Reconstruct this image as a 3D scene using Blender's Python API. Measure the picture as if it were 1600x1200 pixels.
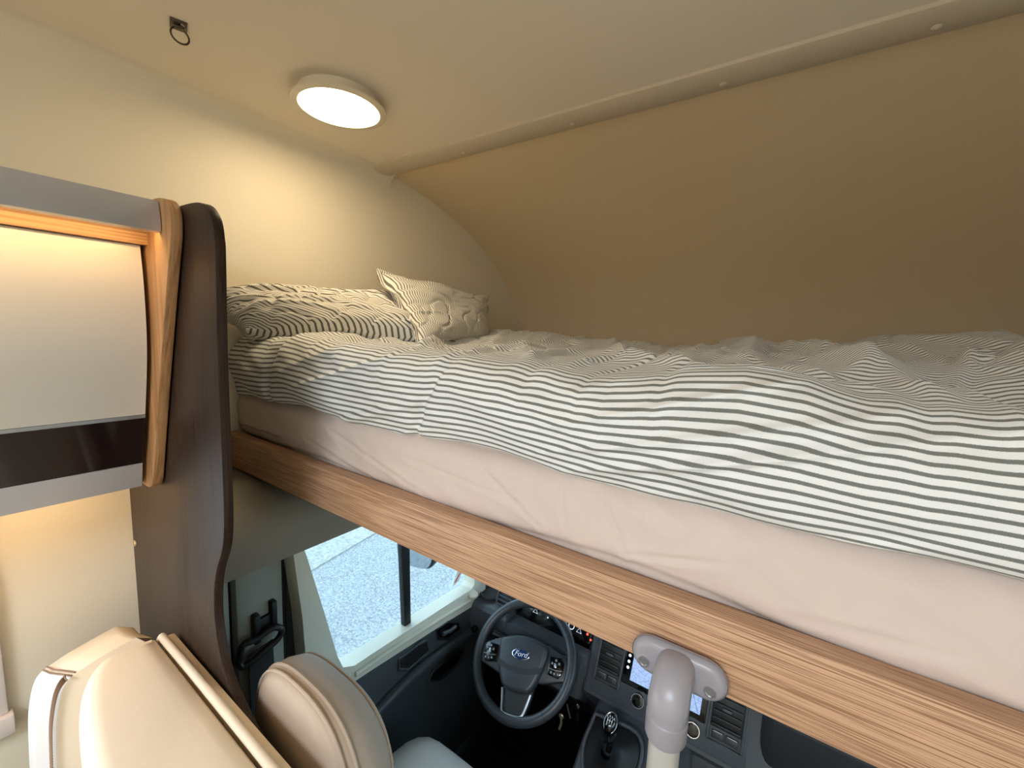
import bpy, bmesh, math, random
import numpy as np
from mathutils import Vector, Matrix, noise
random.seed(7)
SC = bpy.context.scene
COL = SC.collection
for o in list(bpy.data.objects): bpy.data.objects.remove(o)

# ------------------------------------------------------------------ camera
FPX = 656.65
RW = np.array([[0.0, 0, 0], [0, 0, 0], [0, 0, 0]])
YAW, PITCH, ROLL = 0.59508758, 0.12447391, 0.04105389
_f = np.array([-math.sin(YAW)*math.cos(PITCH), math.cos(YAW)*math.cos(PITCH), -math.sin(PITCH)])
_r = np.array([math.cos(YAW), math.sin(YAW), 0.0]); _u = np.cross(_r, _f)
_r2 = _r*math.cos(ROLL) + _u*math.sin(ROLL); _u2 = np.cross(_r2, _f)
cam_d = bpy.data.cameras.new('camera'); cam = bpy.data.objects.new('camera', cam_d); COL.objects.link(cam)
cam_d.sensor_fit = 'HORIZONTAL'; cam_d.sensor_width = 36.0; cam_d.lens = 36.0*FPX/1600.0
cam_d.clip_start = 0.01; cam_d.clip_end = 200
cam.matrix_world = Matrix(((_r2[0], _u2[0], -_f[0], 0), (_r2[1], _u2[1], -_f[1], 0), (_r2[2], _u2[2], -_f[2], 0), (0, 0, 0, 1)))
SC.camera = cam

# ------------------------------------------------------------------ world, exposure
SC.view_settings.view_transform = 'Standard'; SC.view_settings.look = 'None'
SC.view_settings.gamma = 1.0; SC.view_settings.use_curve_mapping = False
SC.view_settings.exposure = 0.08
W = bpy.data.worlds.new('sky'); SC.world = W; W.use_nodes = True
bg = W.node_tree.nodes['Background']; bg.inputs[0].default_value = (0.60, 0.84, 1.0, 1); bg.inputs[1].default_value = 4.4

def area(name, loc, rot, sx, sy, power, col, spread=180):
    d = bpy.data.lights.new(name, 'AREA'); d.shape = 'RECTANGLE'; d.size = sx; d.size_y = sy
    d.energy = power; d.color = col; d.spread = math.radians(spread)
    o = bpy.data.objects.new(name, d); COL.objects.link(o); o.location = loc; o.rotation_euler = rot
    return o
DAY = (0.79, 0.87, 1.0)
area('skylight_daylight', (0.0, -1.40, 0.56), (0, 0, 0), 0.80, 0.60, 49, DAY)                  # daylight in the roof hatch
area('dinette_daylight', (-1.17, -0.50, -0.50), (0, math.radians(-75), 0), 0.50, 0.80, 4, DAY)  # daylight in the dinette window
LAMP_STRENGTH = 30.0
area('warm_fill', (-0.25, -1.75, 0.50), (0, 0, 0), 0.2, 0.2, 2, (1.0, 0.80, 0.54))             # unseen warm fill light, added to raise the ambient level

# ------------------------------------------------------------------ helpers
def ray(px, py):
    c = np.array([(px-800)/FPX, (py-600)/FPX, 1.0])
    return Vector(c[0]*_r2 - c[1]*_u2 + c[2]*_f)
def atY(px, py, Y): d = ray(px, py); return d*(Y/d.y)
def atX(px, py, X): d = ray(px, py); return d*(X/d.x)
def atZ(px, py, Z): d = ray(px, py); return d*(Z/d.z)

def lin(r, g, b):
    f = lambda c: (c/255/12.92) if c/255 <= 0.04045 else ((c/255+0.055)/1.055)**2.4
    return (f(r), f(g), f(b), 1)

MATS = {}
def mat(name, rgb, rough=0.5, metal=0.0, noise_amt=0.06, noise_scale=40, bump=0.0, bump_scale=200, spec=0.5, coat=0.0):
    if name in MATS: return MATS[name]
    m = bpy.data.materials.new(name); m.use_nodes = True; nt = m.node_tree
    b = nt.nodes['Principled BSDF']; b.inputs['Roughness'].default_value = rough; b.inputs['Metallic'].default_value = metal
    b.inputs['Specular IOR Level'].default_value = spec; b.inputs['Coat Weight'].default_value = coat
    tc = nt.nodes.new('ShaderNodeTexCoord')
    n = nt.nodes.new('ShaderNodeTexNoise'); n.inputs['Scale'].default_value = noise_scale; n.inputs['Detail'].default_value = 4
    nt.links.new(tc.outputs['Object'], n.inputs['Vector'])
    mx = nt.nodes.new('ShaderNodeMix'); mx.data_type = 'RGBA'
    c = lin(*rgb)
    mx.inputs[6].default_value = tuple(v*(1-noise_amt) for v in c[:3])+(1,)
    mx.inputs[7].default_value = tuple(min(1, v*(1+noise_amt)) for v in c[:3])+(1,)
    nt.links.new(n.outputs['Fac'], mx.inputs[0]); nt.links.new(mx.outputs[2], b.inputs['Base Color'])
    if bump > 0:
        n2 = nt.nodes.new('ShaderNodeTexNoise'); n2.inputs['Scale'].default_value = bump_scale; n2.inputs['Detail'].default_value = 3
        nt.links.new(tc.outputs['Object'], n2.inputs['Vector'])
        bp = nt.nodes.new('ShaderNodeBump'); bp.inputs['Strength'].default_value = bump; bp.inputs['Distance'].default_value = 0.002
        nt.links.new(n2.outputs['Fac'], bp.inputs['Height']); nt.links.new(bp.outputs[0], b.inputs['Normal'])
    MATS[name] = m; return m

def wood(name, c1, c2, axis, rough=0.45, fine=420, along=2.5, bump=0.25, spec=0.4, lo=0.42, hi=0.66, band=0.35, sc=None):
    m = bpy.data.materials.new(name); m.use_nodes = True; nt = m.node_tree; b = nt.nodes['Principled BSDF']
    b.inputs['Roughness'].default_value = rough; b.inputs['Specular IOR Level'].default_value = spec
    tc = nt.nodes.new('ShaderNodeTexCoord'); mp = nt.nodes.new('ShaderNodeMapping')
    s = list(sc) if sc else [fine, fine, fine]; s[axis] = along; mp.inputs['Scale'].default_value = s
    nt.links.new(tc.outputs['Object'], mp.inputs[0])
    n = nt.nodes.new('ShaderNodeTexNoise'); n.inputs['Scale'].default_value = 1.0; n.inputs['Detail'].default_value = 3; n.inputs['Distortion'].default_value = 0.3
    nt.links.new(mp.outputs[0], n.inputs['Vector'])
    mp2 = nt.nodes.new('ShaderNodeMapping'); s2 = [fine*0.12]*3; s2[axis] = along*0.4; mp2.inputs['Scale'].default_value = s2
    nt.links.new(tc.outputs['Object'], mp2.inputs[0])
    n2 = nt.nodes.new('ShaderNodeTexNoise'); n2.inputs['Scale'].default_value = 1.0; n2.inputs['Detail'].default_value = 2
    nt.links.new(mp2.outputs[0], n2.inputs['Vector'])
    ad = nt.nodes.new('ShaderNodeMath'); ad.operation = 'MULTIPLY_ADD'; ad.inputs[1].default_value = band
    nt.links.new(n2.outputs['Fac'], ad.inputs[0]); nt.links.new(n.outputs['Fac'], ad.inputs[2])
    mr = nt.nodes.new('ShaderNodeMapRange'); mr.inputs[1].default_value = lo+band/2; mr.inputs[2].default_value = hi+band/2
    nt.links.new(ad.outputs[0], mr.inputs[0])
    mx = nt.nodes.new('ShaderNodeMix'); mx.data_type = 'RGBA'; mx.inputs[6].default_value = lin(*c1); mx.inputs[7].default_value = lin(*c2)
    nt.links.new(mr.outputs[0], mx.inputs[0]); nt.links.new(mx.outputs[2], b.inputs['Base Color'])
    bp = nt.nodes.new('ShaderNodeBump'); bp.inputs['Strength'].default_value = bump; bp.inputs['Distance'].default_value = 0.001; bp.invert = True
    nt.links.new(mr.outputs[0], bp.inputs['Height']); nt.links.new(bp.outputs[0], b.inputs['Normal'])
    MATS[name] = m; return m

def stripes(name, period, light, dark, duty=0.34):
    m = bpy.data.materials.new(name); m.use_nodes = True; nt = m.node_tree; b = nt.nodes['Principled BSDF']
    b.inputs['Roughness'].default_value = 0.9; b.inputs['Specular IOR Level'].default_value = 0.1
    b.inputs['Sheen Weight'].default_value = 0.15
    uv = nt.nodes.new('ShaderNodeUVMap'); uv.uv_map = 'UVMap'
    sp = nt.nodes.new('ShaderNodeSeparateXYZ'); nt.links.new(uv.outputs[0], sp.inputs[0])
    dv = nt.nodes.new('ShaderNodeMath'); dv.operation = 'DIVIDE'; dv.inputs[1].default_value = period; nt.links.new(sp.outputs[1], dv.inputs[0])
    fr = nt.nodes.new('ShaderNodeMath'); fr.operation = 'FRACT'; nt.links.new(dv.outputs[0], fr.inputs[0])
    pp = nt.nodes.new('ShaderNodeMath'); pp.operation = 'PINGPONG'; pp.inputs[1].default_value = 0.5; nt.links.new(fr.outputs[0], pp.inputs[0])
    ws = nt.nodes.new('ShaderNodeTexNoise'); ws.inputs['Scale'].default_value = 900; ws.inputs['Detail'].default_value = 2
    nt.links.new(uv.outputs[0], ws.inputs['Vector'])
    ad = nt.nodes.new('ShaderNodeMath'); ad.operation = 'MULTIPLY_ADD'; ad.inputs[1].default_value = 0.10
    nt.links.new(ws.outputs['Fac'], ad.inputs[0]); nt.links.new(pp.outputs[0], ad.inputs[2])
    mr = nt.nodes.new('ShaderNodeMapRange'); mr.interpolation_type = 'SMOOTHSTEP'
    e = 0.5-duty/2+0.05
    mr.inputs[1].default_value = e-0.035; mr.inputs[2].default_value = e+0.035
    nt.links.new(ad.outputs[0], mr.inputs[0])
    dk = nt.nodes.new('ShaderNodeMix'); dk.data_type = 'RGBA'; c = lin(*dark)
    dk.inputs[6].default_value = tuple(v*0.78 for v in c[:3])+(1,); dk.inputs[7].default_value = tuple(v*1.25 for v in c[:3])+(1,)
    nt.links.new(ws.outputs['Fac'], dk.inputs[0])
    mx = nt.nodes.new('ShaderNodeMix'); mx.data_type = 'RGBA'; mx.inputs[6].default_value = lin(*light)
    nt.links.new(mr.outputs[0], mx.inputs[0]); nt.links.new(dk.outputs[2], mx.inputs[7]); nt.links.new(mx.outputs[2], b.inputs['Base Color'])
    bp = nt.nodes.new('ShaderNodeBump'); bp.inputs['Strength'].default_value = 0.12; bp.inputs['Distance'].default_value = 0.001
    nt.links.new(ws.outputs['Fac'], bp.inputs['Height']); nt.links.new(bp.outputs[0], b.inputs['Normal'])
    MATS[name] = m; return m

def emit(name, rgb, strength):
    m = bpy.data.materials.new(name); m.use_nodes = True; nt = m.node_tree; nt.nodes.clear()
    o = nt.nodes.new('ShaderNodeOutputMaterial'); e = nt.nodes.new('ShaderNodeEmission')
    e.inputs[0].default_value = tuple(rgb)+(1,); e.inputs[1].default_value = strength
    nt.links.new(e.outputs[0], o.inputs[0]); MATS[name] = m; return m

def glass(name, tint=(1, 1, 1), gloss=0.06):
    m = bpy.data.materials.new(name); m.use_nodes = True; nt = m.node_tree; nt.nodes.clear()
    o = nt.nodes.new('ShaderNodeOutputMaterial'); t = nt.nodes.new('ShaderNodeBsdfTransparent'); g = nt.nodes.new('ShaderNodeBsdfGlossy')
    t.inputs[0].default_value = tuple(tint)+(1,); g.inputs['Roughness'].default_value = 0.02
    mx = nt.nodes.new('ShaderNodeMixShader'); mx.inputs[0].default_value = gloss
    nt.links.new(t.outputs[0], mx.inputs[1]); nt.links.new(g.outputs[0], mx.inputs[2]); nt.links.new(mx.outputs[0], o.inputs[0])
    MATS[name] = m; return m

class MB:
    """collects geometry (world coordinates) for one mesh"""
    def __init__(s): s.bm = bmesh.new(); s.uvs = None
    def _add(s, tmp):
        me = bpy.data.meshes.new('t'); tmp.to_mesh(me); tmp.free(); s.bm.from_mesh(me); bpy.data.meshes.remove(me)
    def box(s, x0, x1, y0, y1, z0, z1, bev=0.0, seg=2, M=None):
        t = bmesh.new(); bmesh.ops.create_cube(t, size=1)
        for v in t.verts: v.co = Vector(((x0+x1)/2+v.co.x*(x1-x0), (y0+y1)/2+v.co.y*(y1-y0), (z0+z1)/2+v.co.z*(z1-z0)))
        if bev > 0: bmesh.ops.bevel(t, geom=list(t.edges), offset=bev, segments=seg, profile=0.5, affect='EDGES')
        if M is not None: bmesh.ops.transform(t, matrix=M, verts=t.verts)
        s._add(t); return s
    def prism(s, pts, vec, bev=0.0, seg=2, M=None):
        """closed polygon of 3-D points extruded by vec"""
        t = bmesh.new(); vec = Vector(vec); n = len(pts)
        a = [t.verts.new(Vector(p)) for p in pts]; b = [t.verts.new(Vector(p)+vec) for p in pts]
        f1 = t.faces.new(a); f2 = t.faces.new(b[::-1])
        for i in range(n): t.faces.new((a[i], b[i], b[(i+1) % n], a[(i+1) % n]))
        bmesh.ops.recalc_face_normals(t, faces=t.faces)
        if bev > 0:
            ed = list(f1.edges)+list(f2.edges)
            bmesh.ops.bevel(t, geom=ed, offset=bev, segments=seg, profile=0.5, affect='EDGES')
        if M is not None: bmesh.ops.transform(t, matrix=M, verts=t.verts)
        s._add(t); return s
    def tube(s, path, r, seg=12, closed=False, M=None, flat=None):
        t = bmesh.new(); P = [Vector(p) for p in path]; n = len(P); rings = []
        rr = r if isinstance(r, (list, tuple)) else [r]*n
        prev = None
        for i in range(n):
            if closed: d = P[(i+1) % n]-P[i-1]
            else: d = P[min(i+1, n-1)]-P[max(i-1, 0)]
            d.normalize()
            if prev is None:
                a = Vector((0, 0, 1)) if abs(d.z) < 0.9 else Vector((1, 0, 0))
                e = d.cross(a).normalized()
            else: e = (prev-d*prev.dot(d)).normalized()
            prev = e; f = d.cross(e)
            rings.append([t.verts.new(P[i]+(e*math.cos(k*2*math.pi/seg)+f*math.sin(k*2*math.pi/seg))*rr[i]) for k in range(seg)])
        m = n if closed else n-1
        for i in range(m):
            A, B = rings[i], rings[(i+1) % n]
            off = 0
            if closed and i == n-1:
                off = min(range(seg), key=lambda q: (B[q].co-A[0].co).length)
            for k in range(seg): t.faces.new((A[k], A[(k+1) % seg], B[(k+1+off) % seg], B[(k+off) % seg]))
        if not closed: t.faces.new(rings[0][::-1]); t.faces.new(rings[-1])
        bmesh.ops.recalc_face_normals(t, faces=t.faces)
        if M is not None: bmesh.ops.transform(t, matrix=M, verts=t.verts)
        s._add(t); return s
    def lathe(s, prof, M, seg=32):
        """prof: (radius, height) list about local z"""
        t = bmesh.new(); rings = []
        for (r, h) in prof:
            if r < 1e-6: rings.append([t.verts.new((0, 0, h))])
            else: rings.append([t.verts.new((r*math.cos(k*2*math.pi/seg), r*math.sin(k*2*math.pi/seg), h)) for k in range(seg)])
        for A, B in zip(rings, rings[1:]):
            for k in range(seg):
                if len(A) == 1 and len(B) == 1: continue
                if len(A) == 1: t.faces.new((A[0], B[k], B[(k+1) % seg]))
                elif len(B) == 1: t.faces.new((A[k], A[(k+1) % seg], B[0]))
                else: t.faces.new((A[k], A[(k+1) % seg], B[(k+1) % seg], B[k]))
        bmesh.ops.recalc_face_normals(t, faces=t.faces)
        bmesh.ops.transform(t, matrix=M, verts=t.verts); s._add(t); return s
    def ball(s, c, rx, ry, rz, M=None, u=20, v=12):
        t = bmesh.new(); bmesh.ops.create_uvsphere(t, u_segments=u, v_segments=v, radius=1)
        for q in t.verts: q.co = Vector((q.co.x*rx, q.co.y*ry, q.co.z*rz))
        if M is not None: bmesh.ops.transform(t, matrix=M, verts=t.verts)
        for q in t.verts: q.co += Vector(c)
        s._add(t); return s
    def build(s, name, m, parent=None, smooth=35, origin=None):
        me = bpy.data.meshes.new(name); s.bm.to_mesh(me); s.bm.free()
        return link(name, me, m, parent, smooth, origin)

def link(name, me, m, parent=None, smooth=35, origin=None):
    o = bpy.data.objects.new(name, me); COL.objects.link(o)
    n = len(me.vertices); co = np.empty(n*3); me.vertices.foreach_get('co', co); co = co.reshape(-1, 3)
    if origin is None:
        lo, hi = co.min(0), co.max(0); origin = ((lo[0]+hi[0])/2, (lo[1]+hi[1])/2, lo[2])
    org = np.array(origin, dtype=float); co -= org; me.vertices.foreach_set('co', co.ravel()); me.update()
    if parent is not None:
        o.parent = parent; o.location = Vector(org)-world_loc(parent)
    else: o.location = Vector(org)
    if m is not None: me.materials.append(MATS[m] if isinstance(m, str) else m)
    if smooth:
        me.polygons.foreach_set('use_smooth', [True]*len(me.polygons)); me.set_sharp_from_angle(angle=math.radians(smooth))
    return o
def world_loc(o):
    v = Vector((0, 0, 0))
    while o is not None: v = v+Vector(o.location); o = o.parent
    return v
def tag(o, label, cat=None, group=None, kind=None):
    o['label'] = label
    if cat: o['category'] = cat
    if group: o['group'] = group
    if kind: o['kind'] = kind
    return o
def struct(o, label=None):
    o['kind'] = 'structure'
    if label: o['label'] = label
    return o
def thing(name, loc, label, cat, group=None):
    o = bpy.data.objects.new(name, None); COL.objects.link(o); o.location = loc; o.empty_display_size = 0.05
    return tag(o, label, cat, group)
def frame(C, n, up=(0, 0, 1), rot=0.0):
    """local x right, y up, z along n"""
    n = Vector(n).normalized(); x = Vector(up).cross(n).normalized(); y = n.cross(x)
    if rot: x, y = x*math.cos(rot)+y*math.sin(rot), y*math.cos(rot)-x*math.sin(rot)
    return Matrix(((x.x, y.x, n.x, C[0]), (x.y, y.y, n.y, C[1]), (x.z, y.z, n.z, C[2]), (0, 0, 0, 1)))
def text_mesh(txt, size, M, depth=0.0006, shear=0.0, sx=1.0):
    cu = bpy.data.curves.new('t', 'FONT'); cu.body = txt; cu.size = size; cu.extrude = depth; cu.align_x = 'CENTER'; cu.align_y = 'CENTER'; cu.shear = shear
    o = bpy.data.objects.new('t', cu); COL.objects.link(o)
    dg = bpy.context.evaluated_depsgraph_get(); me = bpy.data.meshes.new_from_object(o.evaluated_get(dg))
    bpy.data.objects.remove(o); bpy.data.curves.remove(cu)
    me.transform(Matrix.Diagonal((sx, 1, 1, 1))); me.transform(M); return me
def cr(pts, n):
    """catmull-rom resample of n-D points"""
    P = np.array(pts, float); out = []
    Q = np.vstack([2*P[0]-P[1], P, 2*P[-1]-P[-2]])
    for i in range(len(P)-1):
        a, b, c, d = Q[i:i+4]
        for k in range(n):
            t = k/n; out.append(0.5*((2*b)+(-a+c)*t+(2*a-5*b+4*c-d)*t*t+(-a+3*b-3*c+d)*t**3))
    out.append(P[-1]); return np.array(out)

class MBK(MB):
    def build(s, *a, **k):
        for v in s.bm.verts: v.co *= K
        return super().build(*a, **k)
MB1 = MB
# ------------------------------------------------------------------ materials
mat('wall_cream', (232, 222, 200), 0.55, noise_amt=0.012, noise_scale=300, bump=0.05, bump_scale=900, spec=0.35)
mat('ceiling_cream', (240, 227, 206), 0.6, noise_amt=0.012, noise_scale=300, bump=0.05, bump_scale=900, spec=0.3)
mat('front_cream', (228, 205, 168), 0.6, noise_amt=0.02, noise_scale=260, bump=0.08, bump_scale=800, spec=0.25)
mat('trim_beige', (205, 190, 166), 0.5, noise_amt=0.02)
mat('floor_dark', (70, 62, 54), 0.5)
wood('oak', (204, 163, 129), (146, 105, 76), 0, fine=980, along=9, band=0.10, lo=0.45, hi=0.62)
wood('oak_upright', (182, 138, 94), (146, 104, 66), 2, fine=300, along=3, bump=0.08, sc=(60, 300, 3), band=0.1)
wood('oak_long', (186, 142, 96), (140, 98, 60), 1, fine=300, along=3, bump=0.12)
wood('wenge', (57, 42, 33), (36, 25, 19), 2, fine=420, along=3, rough=0.42, bump=0.1, spec=0.25)
mat('alu', (196, 196, 200), 0.38, metal=0.55, noise_amt=0.02)
mat('alu_tube', (205, 201, 194), 0.35, metal=0.35, noise_amt=0.02)
mat('door_laminate', (214, 205, 192), 0.28, noise_amt=0.01, spec=0.5)
mat('door_gloss', (32, 21, 21), 0.08, noise_amt=0.02, spec=0.3)
mat('black_gap', (14, 12, 11), 0.7)
mat('sheet', (214, 197, 187), 0.85, noise_amt=0.02, bump=0.12, bump_scale=700, spec=0.1)
stripes('ticking', 0.0112, (238, 238, 236), (122, 124, 118), duty=0.38)
stripes('ticking_pillow', 0.0085, (236, 232, 222), (112, 108, 96), duty=0.36)
mat('leather', (226, 210, 186), 0.5, noise_amt=0.02, noise_scale=90, bump=0.06, bump_scale=900, spec=0.35)
mat('leather_white', (216, 212, 208), 0.5, noise_amt=0.015, bump=0.06, bump_scale=900, spec=0.3)
mat('seat_fabric', (184, 165, 146), 0.6, noise_amt=0.04, bump=0.15, bump_scale=700, spec=0.3)
mat('thread_brown', (134, 108, 90), 0.8)
mat('grey_plastic', (152, 148, 154), 0.32, noise_amt=0.01, spec=0.5)
mat('cab_trim', (136, 129, 115), 0.7, noise_amt=0.02, bump=0.05, bump_scale=600)
mat('pillar_grey', (150, 154, 144), 0.6, noise_amt=0.02, bump=0.05, bump_scale=600)
mat('cream_plastic', (214, 212, 196), 0.45, noise_amt=0.01)
mat('window_white', (228, 216, 208), 0.5, noise_amt=0.01)
mat('dash', (70, 75, 80), 0.40, noise_amt=0.05, noise_scale=300, bump=0.1, bump_scale=900, spec=0.45)
mat('dash_dark', (38, 41, 44), 0.45, noise_amt=0.05)
mat('black', (12, 12, 13), 0.5, noise_amt=0.05)
mat('black_gloss', (8, 8, 9), 0.12, noise_amt=0.02, coat=0.3)
mat('wheel_leather', (52, 57, 62), 0.36, noise_amt=0.06, bump=0.12, bump_scale=900, spec=0.5)
mat('chrome', (220, 222, 226), 0.15, metal=1.0, noise_amt=0.01)
mat('silver', (190, 192, 196), 0.3, metal=0.9, noise_amt=0.01)
mat('emblem_blue', (22, 48, 96), 0.2, noise_amt=0.02, coat=0.5)
mat('white_print', (232, 232, 232), 0.5, noise_amt=0.01)
mat('red_print', (214, 60, 58), 0.5, noise_amt=0.02)
mat('belt', (30, 32, 34), 0.8, noise_amt=0.1, noise_scale=500)
mat('car_white', (236, 238, 238), 0.2, noise_amt=0.01)
mat('mirror_glass', (200, 206, 210), 0.04, metal=1.0, noise_amt=0.0)
mat('brass_key', (214, 200, 160), 0.3, metal=0.8)
mat('bolt_dark', (92, 82, 68), 0.4, metal=0.7)
mat('lamp_rim', (226, 214, 190), 0.3, noise_amt=0.01)
emit('lamp_glow', (1.0, 0.79, 0.50), LAMP_STRENGTH)
emit('led_warm', (1.0, 0.72, 0.34), 26.0); emit('led_under', (1.0, 0.65, 0.32), 38.0)
emit('tell_red', (1.0, 0.08, 0.05), 2.5)
emit('tell_white', (0.75, 0.85, 1.0), 1.6)
glass('pane_glass', (0.97, 0.99, 1.0), 0.05)

def map_screen():
    m = bpy.data.materials.new('map_screen'); m.use_nodes = True; nt = m.node_tree; nt.nodes.clear()
    o = nt.nodes.new('ShaderNodeOutputMaterial'); e = nt.nodes.new('ShaderNodeEmission'); tc = nt.nodes.new('ShaderNodeTexCoord')
    v = nt.nodes.new('ShaderNodeTexVoronoi'); v.feature = 'DISTANCE_TO_EDGE'; v.inputs['Scale'].default_value = 85
    nt.links.new(tc.outputs['Object'], v.inputs['Vector'])
    mr = nt.nodes.new('ShaderNodeMapRange'); mr.inputs[1].default_value = 0.01; mr.inputs[2].default_value = 0.07; nt.links.new(v.outputs['Distance'], mr.inputs[0])
    mx = nt.nodes.new('ShaderNodeMix'); mx.data_type = 'RGBA'; mx.inputs[6].default_value = lin(140, 168, 220); mx.inputs[7].default_value = lin(176, 205, 250)
    nt.links.new(mr.outputs[0], mx.inputs[0]); nt.links.new(mx.outputs[2], e.inputs[0]); e.inputs[1].default_value = 1.0
    nt.links.new(e.outputs[0], o.inputs[0]); MATS['map_screen'] = m
map_screen()
def asphalt():
    m = bpy.data.materials.new('asphalt'); m.use_nodes = True; nt = m.node_tree; b = nt.nodes['Principled BSDF']; b.inputs['Roughness'].default_value = 0.9
    tc = nt.nodes.new('ShaderNodeTexCoord')
    n = nt.nodes.new('ShaderNodeTexNoise'); n.inputs['Scale'].default_value = 55; n.inputs['Detail'].default_value = 6; n.inputs['Roughness'].default_value = 0.75
    nt.links.new(tc.outputs['Object'], n.inputs['Vector'])
    r = nt.nodes.new('ShaderNodeValToRGB'); r.color_ramp.elements[0].position = 0.36; r.color_ramp.elements[1].position = 0.62
    r.color_ramp.elements[0].color = lin(88, 92, 96); r.color_ramp.elements[1].color = lin(150, 153, 155); nt.links.new(n.outputs['Fac'], r.inputs[0])
    w = nt.nodes.new('ShaderNodeTexNoise'); w.inputs['Scale'].default_value = 3.0; w.inputs['Detail'].default_value = 4; nt.links.new(tc.outputs['Object'], w.inputs['Vector'])
    mxv = nt.nodes.new('ShaderNodeMix'); mxv.data_type = 'RGBA'; mxv.inputs[0].default_value = 0.22
    nt.links.new(tc.outputs['Object'], mxv.inputs[6]); nt.links.new(w.outputs['Color'], mxv.inputs[7])
    v = nt.nodes.new('ShaderNodeTexVoronoi'); v.feature = 'DISTANCE_TO_EDGE'; v.inputs['Scale'].default_value = 1.7; nt.links.new(mxv.outputs[2], v.inputs['Vector'])
    mr = nt.nodes.new('ShaderNodeMapRange'); mr.inputs[1].default_value = 0.002; mr.inputs[2].default_value = 0.009; mr.inputs[3].default_value = 0.80; nt.links.new(v.outputs['Distance'], mr.inputs[0])
    mu = nt.nodes.new('ShaderNodeMix'); mu.data_type = 'RGBA'; mu.blend_type = 'MULTIPLY'; mu.inputs[0].default_value = 1
    nt.links.new(r.outputs[0], mu.inputs[6]); nt.links.new(mr.outputs[0], mu.inputs[7]); nt.links.new(mu.outputs[2], b.inputs['Base Color']); MATS['asphalt'] = m
asphalt()
mat('gravel', (138, 138, 134), 0.95, noise_amt=0.75, noise_scale=38)
mat('grass_green', (96, 140, 60), 0.9, noise_amt=0.5, noise_scale=50)

# ================================================================== STRUCTURE
K = 1.0924
XL, ZC = -1.30, 0.546                    # left wall, ceiling
XR = 0.80                               # right wall
# alcove front profile (Y, Z): follows the arc on the side wall
ARC = cr([(0.93, 0.502), (1.0, 0.499), (1.08, 0.487), (1.19, 0.464), (1.38, 0.402), (1.56, 0.306), (1.70, 0.192), (1.80, 0.06), (1.86, -0.10), (1.88, -0.30), (1.88, -0.46)], 6)*K
b = MB()
pts = [(XL-0.05, y, z) for y, z in ARC]; off = [(XL-0.05, y+0.04, z+0.04) for y, z in ARC[::-1]]
b.prism(pts+off, (XR-XL+0.10, 0, 0)); struct(b.build('wall_front', 'front_cream', smooth=60), 'curved cream shell at the front of the alcove over the bed')
# ceiling with the roof hatch cut out
b = MB(); hx0, hx1, hy0, hy1 = -0.42, 0.42, -1.72, -1.08
b.box(XL-0.05, XR+0.05, hy1, 1.06, ZC, ZC+0.04); b.box(XL-0.05, XR+0.05, -2.3, hy0, ZC, ZC+0.04)
b.box(XL-0.05, hx0, hy0, hy1, ZC, ZC+0.04); b.box(hx1, XR+0.05, hy0, hy1, ZC, ZC+0.04)
struct(b.build('ceiling', 'ceiling_cream', smooth=0), 'cream ceiling above the alcove bed')
# roof hatch: frame, pane (out of the photograph's view; its daylight lights the bed)
hatch = bpy.data.objects.new('window_2', None); COL.objects.link(hatch); hatch.location = (0, -1.40, ZC); struct(hatch, 'roof hatch window behind the camera')
b = MB(); b.box(hx0-0.04, hx1+0.04, hy0-0.04, hy0, ZC-0.015, ZC+0.06); b.box(hx0-0.04, hx1+0.04, hy1, hy1+0.04, ZC-0.015, ZC+0.06)
b.box(hx0-0.04, hx0, hy0, hy1, ZC-0.015, ZC+0.06); b.box(hx1, hx1+0.04, hy0, hy1, ZC-0.015, ZC+0.06); b.build('hatch_frame', 'cream_plastic', hatch)
b = MB(); b.box(hx0, hx1, hy0, hy1, ZC+0.05, ZC+0.055); b.build('hatch_pane', 'pane_glass', hatch)
# left wall: upper part runs through to the alcove, lower part ends at the partition; window opening behind
b = MB(); wy0, wy1, wz0, wz1 = -0.90, 0.035, -0.83, -0.28
b.box(XL-0.05, XL, wy1, 0.312, -1.60, -0.40); b.box(XL-0.05, XL, -2.3, wy0, -1.60, -0.40)
b.box(XL-0.05, XL, wy0, wy1, -1.60, wz0); b.box(XL-0.05, XL, wy0, wy1, wz1, -0.28)
b.box(XL-0.05, XL, -2.3, 2.14, -0.28, 0.60); b.box(XL-0.05, XL, 0.312, 2.14, -0.47, -0.28)
b.box(XL-0.05, XL, wy1, 0.312, -0.40, -0.28); b.box(XL-0.05, XL, -2.3, wy0, -0.40, -0.28)
struct(b.build('wall_left', 'wall_cream', smooth=0), 'cream side wall behind the pillows and cabinet')
# soft cove where wall meets ceiling
b = MB(); prof = [(XL-0.001, ZC-0.05)]+[(XL+0.05-0.05*math.cos(a), ZC-0.05+0.05*math.sin(a)) for a in np.linspace(0, math.pi/2, 9)]+[(XL+0.05, ZC+0.001), (XL-0.001, ZC+0.001)]
b.prism([(x, -2.25, z) for x, z in prof], (0, 3.32, 0)); struct(b.build('trim_2', 'wall_cream', smooth=50), 'soft rounded cove between wall and ceiling')
b = MB(); b.box(XR, XR+0.05, -2.3, 0.28, -1.60, 0.60); b.box(XR, XR+0.05, 0.28, 2.14, -0.47, 0.60); struct(b.build('wall_right', 'wall_cream', smooth=0))
b = MB(); b.box(XL-0.05, XR+0.05, -2.35, -2.3, -1.60, 0.60); struct(b.build('wall_back', 'wall_cream', smooth=0))
b = MB(); b.box(XL-0.05, XR+0.05, -2.35, 0.30, -1.60, -1.55); struct(b.build('floor', 'floor_dark', smooth=0))
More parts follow.
